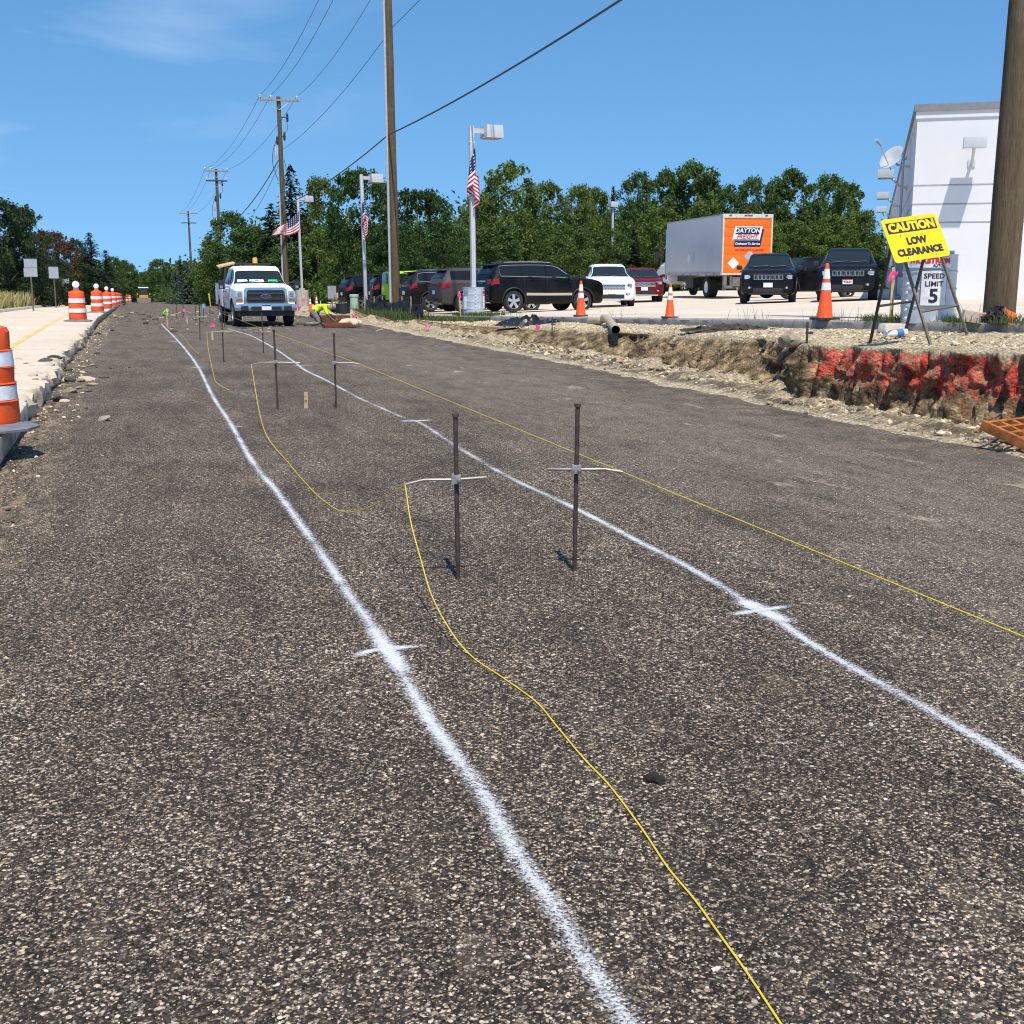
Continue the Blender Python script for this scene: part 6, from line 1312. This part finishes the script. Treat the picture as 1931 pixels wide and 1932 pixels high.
def crown(name, clumps, leaf, mat, parent, seed, n_per=90, droop=0.2):
    """leaf sprays gathered in clumps; clumps are (x, y, z, radius)"""
    rg = random.Random(seed); b = MB(); b.col = []
    for cx, cy, cz, cr in clumps:
        cb = rg.uniform(0, 1); n = int(n_per * (cr ** 1.6))
        for _ in range(n):
            d = Vector((rg.gauss(0, 1), rg.gauss(0, 1), rg.gauss(0, 1))); d.normalize(); rr = cr * (rg.random() ** .45) * rg.uniform(.62, 1.3); p = Vector((cx, cy, cz)) + Vector((d.x * rr, d.y * rr, d.z * rr * .8))
            nn = (d * .6 + Vector((rg.uniform(-1, 1), rg.uniform(-1, 1), rg.uniform(-.2, 1.2)))).normalized(); a = nn.orthogonal().normalized(); a = Matrix.Rotation(rg.uniform(0, 6.28), 3, nn) @ a; e = nn.cross(a); s = leaf * rg.uniform(.6, 1.35); w_ = s * rg.uniform(.45, .8)
            b.add([p - a * s * .5, p + e * w_ * .5 + nn * s * .08, p + a * s * .5 - nn * s * droop, p - e * w_ * .5 + nn * s * .08], [(0, 1, 2, 3)]); t = min(1, max(0, .5 + .28 * (cb - .5) + rg.gauss(0, .24))); b.col += [(t, t, t, 1)] * 4
    return b.build(name, mat, parent, recalc=False)
def trunk(parent, h, r, seed, limbs=6, spread=.3):
    rg = random.Random(seed); b = MB(); pts = [(0.04 * h * rg.uniform(-1, 1) * f, 0.04 * h * rg.uniform(-1, 1) * f, -.3 + (h + .3) * f) for f in (0, .25, .5, .75, 1)]
    b.tube(pts, [r * 1.25, r, r * .75, r * .5, r * .15], 9)
    for k in range(limbs):
        f = .25 + .6 * k / limbs; z = h * f; a = rg.uniform(0, 6.28); l = h * spread * rg.uniform(.7, 1.2) * (1.1 - f * .6); b.tube([(0, 0, z), (math.cos(a) * l * .5, math.sin(a) * l * .5, z + l * .35), (math.cos(a) * l, math.sin(a) * l, z + l * .8)], [r * .4, r * .25, r * .06], 6)
    b.build('trunk', M_BARK, parent, smooth=True)
def broadleaf(name, h, w_, mat, seed, base=.15, leaf=.30, clumps=95, per=120, top=1.0, full=.62):
    o = thing(name, '', 'tree'); rg = random.Random(seed); cl = []
    for k in range(clumps):
        f = rg.random() ** .8; prof = math.sqrt(max(.03, 1 - ((f - .42) / full) ** 2)) * (1 if f > .15 else .7 + 2 * f); a = rg.uniform(0, 6.28); rr = (rg.random() ** .36) * prof * w_ / 2 * rg.uniform(.78, 1.05)
        cr = h * rg.uniform(.07, .12) * (1.1 - .35 * f); cl.append((math.cos(a) * rr, math.sin(a) * rr, h * (base + (1 - base) * f) - cr * .6, cr))
    for k in range(16):
        a = rg.uniform(0, 6.28); rr = w_ * .34 * rg.random() ** .6; cl.append((math.cos(a) * rr, math.sin(a) * rr, h * (rg.uniform(.93, 1.0) - .32 * (rr / w_) ** 1.0), h * rg.uniform(.03, .055)))
    crown('crown', cl, leaf, mat, o, seed, per); trunk(o, h * .7, .03 * h, seed, 7, .22); return o
def conifer(name, h, w_, mat, seed, leaf=.34, n=2600):
    o = thing(name, '', 'tree'); rg = random.Random(seed); b = MB(); b.col = []; tiers = int(h * 3.4)
    for k in range(tiers):
        f = k / tiers; z = h * (.03 + .97 * f); rad = w_ / 2 * (1 - f) ** .72 + .10; nb = max(7, int(20 * (1 - f) + 7))
        for j in range(nb):
            a = rg.uniform(0, 6.28); l = rad * rg.uniform(.7, 1.15); cb = rg.random(); m = max(3, int(l / .16))
            for i in range(m):
                g = (i + rg.random()) / m; p = Vector((math.cos(a) * l * g, math.sin(a) * l * g, z - l * .30 * g + .10 * l * g * g + rg.uniform(-.12, .12)))
                dr = Vector((math.cos(a + rg.uniform(-.9, .9)), math.sin(a + rg.uniform(-.9, .9)), rg.uniform(-.5, .15))).normalized(); e = dr.cross(Vector((rg.uniform(-.4, .4), rg.uniform(-.4, .4), 1))).normalized(); s = leaf * rg.uniform(.6, 1.3); w2 = s * .36
                b.add([p - dr * s * .4, p + e * w2, p + dr * s * .7 + Vector((0, 0, -.06)), p - e * w2], [(0, 1, 2, 3)]); t = min(1, max(0, .45 + .3 * (cb - .5) + .25 * (g - .5) + rg.gauss(0, .2))); b.col += [(t, t, t, 1)] * 4
    b.build('crown', mat, o, recalc=False); trunk(o, h * .95, .018 * h, seed, 0); return o
L_MID = mat_leaf('mid_leaf', (.024, .046, .012), (.135, .215, .05)); L_YEL = mat_leaf('yellow_green_leaf', (.034, .056, .012), (.18, .25, .05)); L_DARK = mat_leaf('maple_leaf', (.012, .030, .008), (.060, .125, .022), .28); L_CON = mat_leaf('spruce_needle', (.008, .018, .010), (.038, .066, .030), .15)
L_BLUE = mat_leaf('blue_spruce_needle', (.035, .055, .050), (.15, .20, .18), .15); L_BROWN = mat_leaf('withered_leaf', (.035, .020, .010), (.16, .09, .045), .25); L_LEFT = mat_leaf('dark_leaf', (.010, .022, .010), (.05, .085, .024), .2); L_DRYG = mat_leaf('dry_grass_blade', (.22, .18, .07), (.62, .50, .25), .3); L_WEED = mat_leaf('weed_blade', (.035, .055, .018), (.14, .18, .06), .25)  # L_LEFT is a darker green leaf for the trees beyond the left kerb
protos = {
    'mid': lambda: broadleaf('broadleaf_tree', 10, 8.0, L_MID, 11, .08), 'mid2': lambda: broadleaf('broadleaf_tree', 10, 7.2, L_MID, 23, .06, leaf=.34), 'yel': lambda: broadleaf('broadleaf_tree', 10, 7.5, L_YEL, 31, .04), 'yel2': lambda: broadleaf('broadleaf_tree', 10, 6.2, L_YEL, 47, .05, leaf=.28),
    'maple': lambda: broadleaf('maple_tree', 10, 11.0, L_DARK, 53, .05, leaf=.30, clumps=150, per=130, full=.6), 'con': lambda: conifer('spruce_tree', 10, 5.6, L_CON, 61), 'con2': lambda: conifer('spruce_tree', 10, 4.4, L_CON, 67), 'blue': lambda: conifer('blue_spruce', 10, 6.4, L_BLUE, 71), 'brown': lambda: broadleaf('withered_tree', 10, 8.0, L_BROWN, 83, .10, per=90), 'left': lambda: broadleaf('broadleaf_tree', 10, 8.5, L_LEFT, 89, .04, clumps=110, per=120)}
made = {}
def tree(kind, label, x, ytop, Y, wpx=None, zb=None, rz=None, group=None):
    """a tree whose crown tops out at pixel row ytop when standing Y metres out"""
    p = at_y(x, ytop, Y); z = (height(p.x, p.y) if zb is None else zb); H = p.z - z; s = H / 10.0; w_ = s
    base_w = {'mid': 8.0, 'mid2': 7.2, 'yel': 7.5, 'yel2': 6.2, 'maple': 11.0, 'con': 5.6, 'con2': 4.4, 'blue': 6.4, 'brown': 8.0, 'left': 8.5}[kind]
    if wpx: w_ = wpx * Y / F_PX / base_w
    if kind not in made: o = protos[kind](); made[kind] = o
    else: o = copy_tree(made[kind])
    o.location = (p.x, p.y, z); o.scale = (w_, w_, s); o.rotation_euler = (0, 0, random.uniform(0, 6.28) if rz is None else rz); o['label'] = label; o['group'] = group or 'trees in the wood behind the lot'
    return o
W1 = 'trees in the wood behind the lot'
for a in (
    ('mid', 'bushy broadleaf tree behind the far pole left of the pickup', 432, 396, 112, 100), ('mid2', 'lower broadleaf tree directly above the pickup bed', 470, 425, 106, 110), ('yel2', 'pale leafy tree squeezed behind the pickup cab', 400, 450, 118, 70),
    ('con', 'tall dark spruce behind the crossarm pole', 546, 305, 108, 125), ('con2', 'smaller dark spruce leaning left of the tall spruce', 508, 380, 104, 90), ('yel2', 'airy light green tree between the spruce and the maple', 602, 330, 112, 85), ('yel', 'low light green tree under the airy tree', 600, 430, 98, 90), ('mid2', 'dark tree low behind the concrete pier light', 555, 455, 98, 120),
    ('maple', 'big round dark maple left of the tall pole', 683, 313, 82, 165), ('maple', 'spreading dark maple right of the tall pole', 790, 352, 84, 165), ('mid', 'broadleaf tree in the dip right of the maples', 850, 425, 92, 100), ('maple', 'low dark maple bough behind the lime jeep', 740, 420, 79, 150),
    ('yel', 'tall yellow green tree directly behind the first lot light', 958, 304, 97, 130), ('yel2', 'yellow green tree just left of the first lot light', 905, 362, 96, 95), ('yel', 'yellow green tree above the black suv roof', 1030, 342, 99, 115), ('yel2', 'slim light tree left of the plain lot light', 1092, 346, 100, 80), ('yel2', 'light tree right behind the plain lot light', 1125, 352, 102, 75), ('mid', 'low green tree behind the bonnet of the black suv', 1065, 420, 92, 130), ('mid2', 'low green tree behind the roof of the bronze suv', 935, 425, 90, 120),
    ('con2', 'narrow dark spruce tip beside the plain lot light', 1157, 347, 112, 50), ('mid', 'dark round tree above the box truck front', 1203, 320, 112, 90), ('mid2', 'tallest dark tree above the box truck roof', 1312, 303, 114, 125), ('mid2', 'dark tree just left of the tallest one', 1262, 318, 116, 90), ('mid', 'dark tree above the orange truck door', 1372, 345, 112, 90), ('mid', 'dark tree right of the orange truck door', 1425, 330, 110, 95), ('mid2', 'dark tree above the gap between the facing suvs', 1490, 318, 112, 110), ('mid', 'tall tree at the right end of the wood', 1560, 326, 110, 120), ('mid2', 'tree stepping down at the end of the wood', 1600, 345, 113, 80),
    ('yel', 'lighter tree low behind the trailer side', 1245, 390, 98, 120), ('yel', 'lighter tree in front of the wood right of the truck', 1500, 415, 96, 130), ('yel2', 'lighter tree beside the building lamps', 1625, 395, 100, 85), ('yel', 'light green tree behind the right facing suv', 1575, 405, 97, 110), ('yel2', 'light tree behind the truck roof edge', 1330, 375, 101, 90), ('yel2', 'light tree rising behind the left facing suv', 1450, 420, 94, 80), ('con2', 'dark spruce low beside the trailer front', 1195, 430, 96, 70), ('mid', 'tree behind the red car', 1150, 430, 94, 100), ('con2', 'small dark spruce tip near the building', 1612, 372, 116, 45)):
    tree(a[0], a[1], a[2], a[3], a[4], a[5], group=W1)
W2 = 'far trees where the road ends'
for a in (('mid', 'rounded far tree right of the skid steer', 300, 487, 190, 60), ('mid2', 'far tree just left of the sky gap', 232, 490, 185, 55), ('blue', 'pale blue spruce at the foot of the distant pole', 352, 498, 142, 60), ('blue', 'second blue spruce behind the short bare pole', 330, 505, 150, 45), ('con2', 'dark spire of a spruce behind the blue spruces', 339, 480, 160, 28), ('mid', 'far green tree right of the most distant crossarm pole', 388, 492, 138, 80), ('mid2', 'dark far tree between the two distant poles', 405, 470, 132, 60), ('yel', 'low far tree closing the end of the road', 262, 516, 215, 70), ('mid', 'low far tree behind the skid steer', 285, 510, 205, 60), ('mid2', 'low far tree behind the distant drums', 225, 515, 200, 70), ('mid', 'low far tree left of the distant drums', 205, 500, 170, 60)):
    tree(a[0], a[1], a[2], a[3], a[4], a[5], group=W2)
W3 = 'trees beyond the left kerb'
for a in (('left', 'tall dark tree at the left edge of the photo', -5, 372, 78, 135), ('left', 'dark tree behind the tallest sign back', 38, 385, 84, 100), ('brown', 'withered brown tree left of the dark spruce', 88, 432, 96, 100), ('brown', 'second withered brown tree against the spruce', 122, 452, 102, 70), ('left', 'green tree between the brown trees and the spruce', 138, 448, 118, 60), ('con', 'dark spruce behind the traffic drums', 168, 436, 102, 85), ('con2', 'lower spruce right of the dark spruce', 198, 470, 112, 60), ('left', 'low dark tree under the tallest sign back', 55, 470, 80, 100), ('left', 'low dark tree under the middle sign back', 100, 490, 88, 90), ('left', 'low dark tree before the dark spruce', 150, 495, 98, 80), ('mid', 'green tree stepping down towards the road end', 212, 482, 140, 50)):
    tree(a[0], a[1], a[2], a[3], a[4], a[5], group=W3)
# undergrowth that fills the foot of each wood
def hedge(name, line, h, n, mat, seed, leaf=.3, depth=4):
    rg = random.Random(seed); cl = []
    for _ in range(n):
        f = rg.random() * (len(line) - 1.001); k = min(len(line) - 2, int(f)); p = line[k].lerp(line[k + 1], f - k); q = Vector((p.x + rg.uniform(-depth, depth) * .4, p.y + rg.uniform(-depth, depth), 0)); hh = h * rg.uniform(.3, 1); cl.append((q.x, q.y, height(q.x, q.y) + hh * .55, hh * .6))
    o = crown(name, cl, leaf, mat, None, seed, 26); o['kind'] = 'stuff'; return o
hedge('undergrowth', [at_y(600, 560, 92), at_y(860, 560, 92), at_y(1150, 560, 96), at_y(1400, 560, 104), at_y(1690, 560, 106)], 2.6, 150, L_DARK, 5)
hedge('undergrowth', [at_y(300, 560, 160), at_y(400, 560, 126), at_y(560, 560, 100), at_y(650, 560, 94)], 2.6, 80, L_MID, 6)
hedge('undergrowth', [at_y(-80, 560, 72), at_y(60, 555, 86), at_y(150, 555, 112), at_y(225, 555, 180), at_y(300, 555, 235)], 2.2, 110, L_LEFT, 7, depth=3)
hedge('woods', [at_y(490, 500, 128), at_y(600, 500, 122), at_y(900, 500, 112), at_y(1250, 500, 122), at_y(1620, 500, 122)], 8.6, 420, L_MID, 18, leaf=.5, depth=4)
hedge('woods', [at_y(-700, 500, 260), at_y(100, 500, 300), at_y(300, 500, 300), at_y(700, 500, 240), at_y(1300, 500, 170), at_y(1900, 500, 170), at_y(2800, 500, 190)], 9, 300, L_MID, 8, leaf=1.3, depth=12)
def bushy(label, x, y, Y, h, mat, seed):
    p = at_y(x, y, Y); rg = random.Random(seed); o = thing('shrub', label, 'shrub', (p.x, p.y, height(p.x, p.y)))
    crown('crown', [(rg.uniform(-.5, .5) * h, rg.uniform(-.5, .5) * h, h * rg.uniform(.2, .7), h * .3) for _ in range(10)], .16, mat, o, seed, 420)
bushy('leafy shrub between the boulder and the farthest parked suv', 670, 560, 68, 1.5, L_MID, 3)
# grass and weeds
def blades(name, spot, n, hgt, mat, seed, w_=.012, lean=.35):
    rg = random.Random(seed); b = MB(); b.col = []
    for _ in range(n):
        p = spot(rg)
        if p is None: continue
        p = Vector(p); h = hgt(rg); a = rg.uniform(0, 6.28); e = Vector((math.cos(a), math.sin(a), 0)) * w_ * rg.uniform(.6, 1.4); l = Vector((rg.gauss(0, lean), rg.gauss(0, lean), 0)) * h
        b.add([p - e, p + e, p + l * .4 + Vector((0, 0, h * .6)) + e * .7, p + l * .4 + Vector((0, 0, h * .6)) - e * .7, p + l + Vector((0, 0, h * .95))], [(0, 1, 2, 3), (3, 2, 4)]); t = min(1, max(0, rg.gauss(.5, .25))); b.col += [(t, t, t, 1)] * 5
    o = b.build(name, mat, recalc=False); o['kind'] = 'stuff'; return o
def left_dry(rg): s = rg.uniform(30, 140); t = -5.9 - abs(rg.gauss(0, 3.2)); return (*ST(s, t), zslab(s) + .1)
blades('dry_grass', left_dry, 15000, lambda rg: rg.uniform(.35, 1.05), L_DRYG, 1, .035)
blades('grass', left_dry, 5000, lambda rg: rg.uniform(.15, .5), L_WEED, 2, .035)
def silt_w(rg): s = rg.uniform(44, 58); t = 9.1 + rg.random() * 1.6; x, y = ST(s, t); return (x, y, height(x, y))
blades('grass', silt_w, 6000, lambda rg: rg.uniform(.08, .38) + (.3 if rg.random() < .04 else 0), L_WEED, 3, .010)
def kerb_w(rg): s = rg.uniform(37, 46); t = 10.2 + abs(rg.gauss(0, .5)); t = min(t, 11.75); x, y = ST(s, t); return (x, y, height(x, y))
blades('grass', kerb_w, 7000, lambda rg: rg.uniform(.05, .16), L_WEED, 4, .012)
def tufts(cs):
    def f(rg): x, y, r = rg.choice(cs); p = on_land_c(x, y); return (p.x + rg.gauss(0, r), p.y + rg.gauss(0, r * .8), p.z - .01 + 0)
    return f
_oc = {}
def on_land_c(x, y):
    if (x, y) not in _oc: _oc[(x, y)] = on_land(x, y)
    return _oc[(x, y)]
blades('grass', tufts([(1822, 607, .16), (1845, 606, .14), (1665, 612, .12), (1690, 610, .1), (1800, 610, .1), (1905, 622, .22), (1931, 624, .2), (1880, 622, .12), (1640, 616, .08)]), 1500, lambda rg: rg.uniform(.03, .15), L_WEED, 5, .005)
blades('grass', tufts([(1830, 604, .2), (1700, 610, .2), (980, 603, .25), (1150, 606, .3), (1420, 610, .25), (1580, 616, .2), (860, 612, .5)]), 200, lambda rg: rg.uniform(.08, .34), L_WEED, 6, .003)
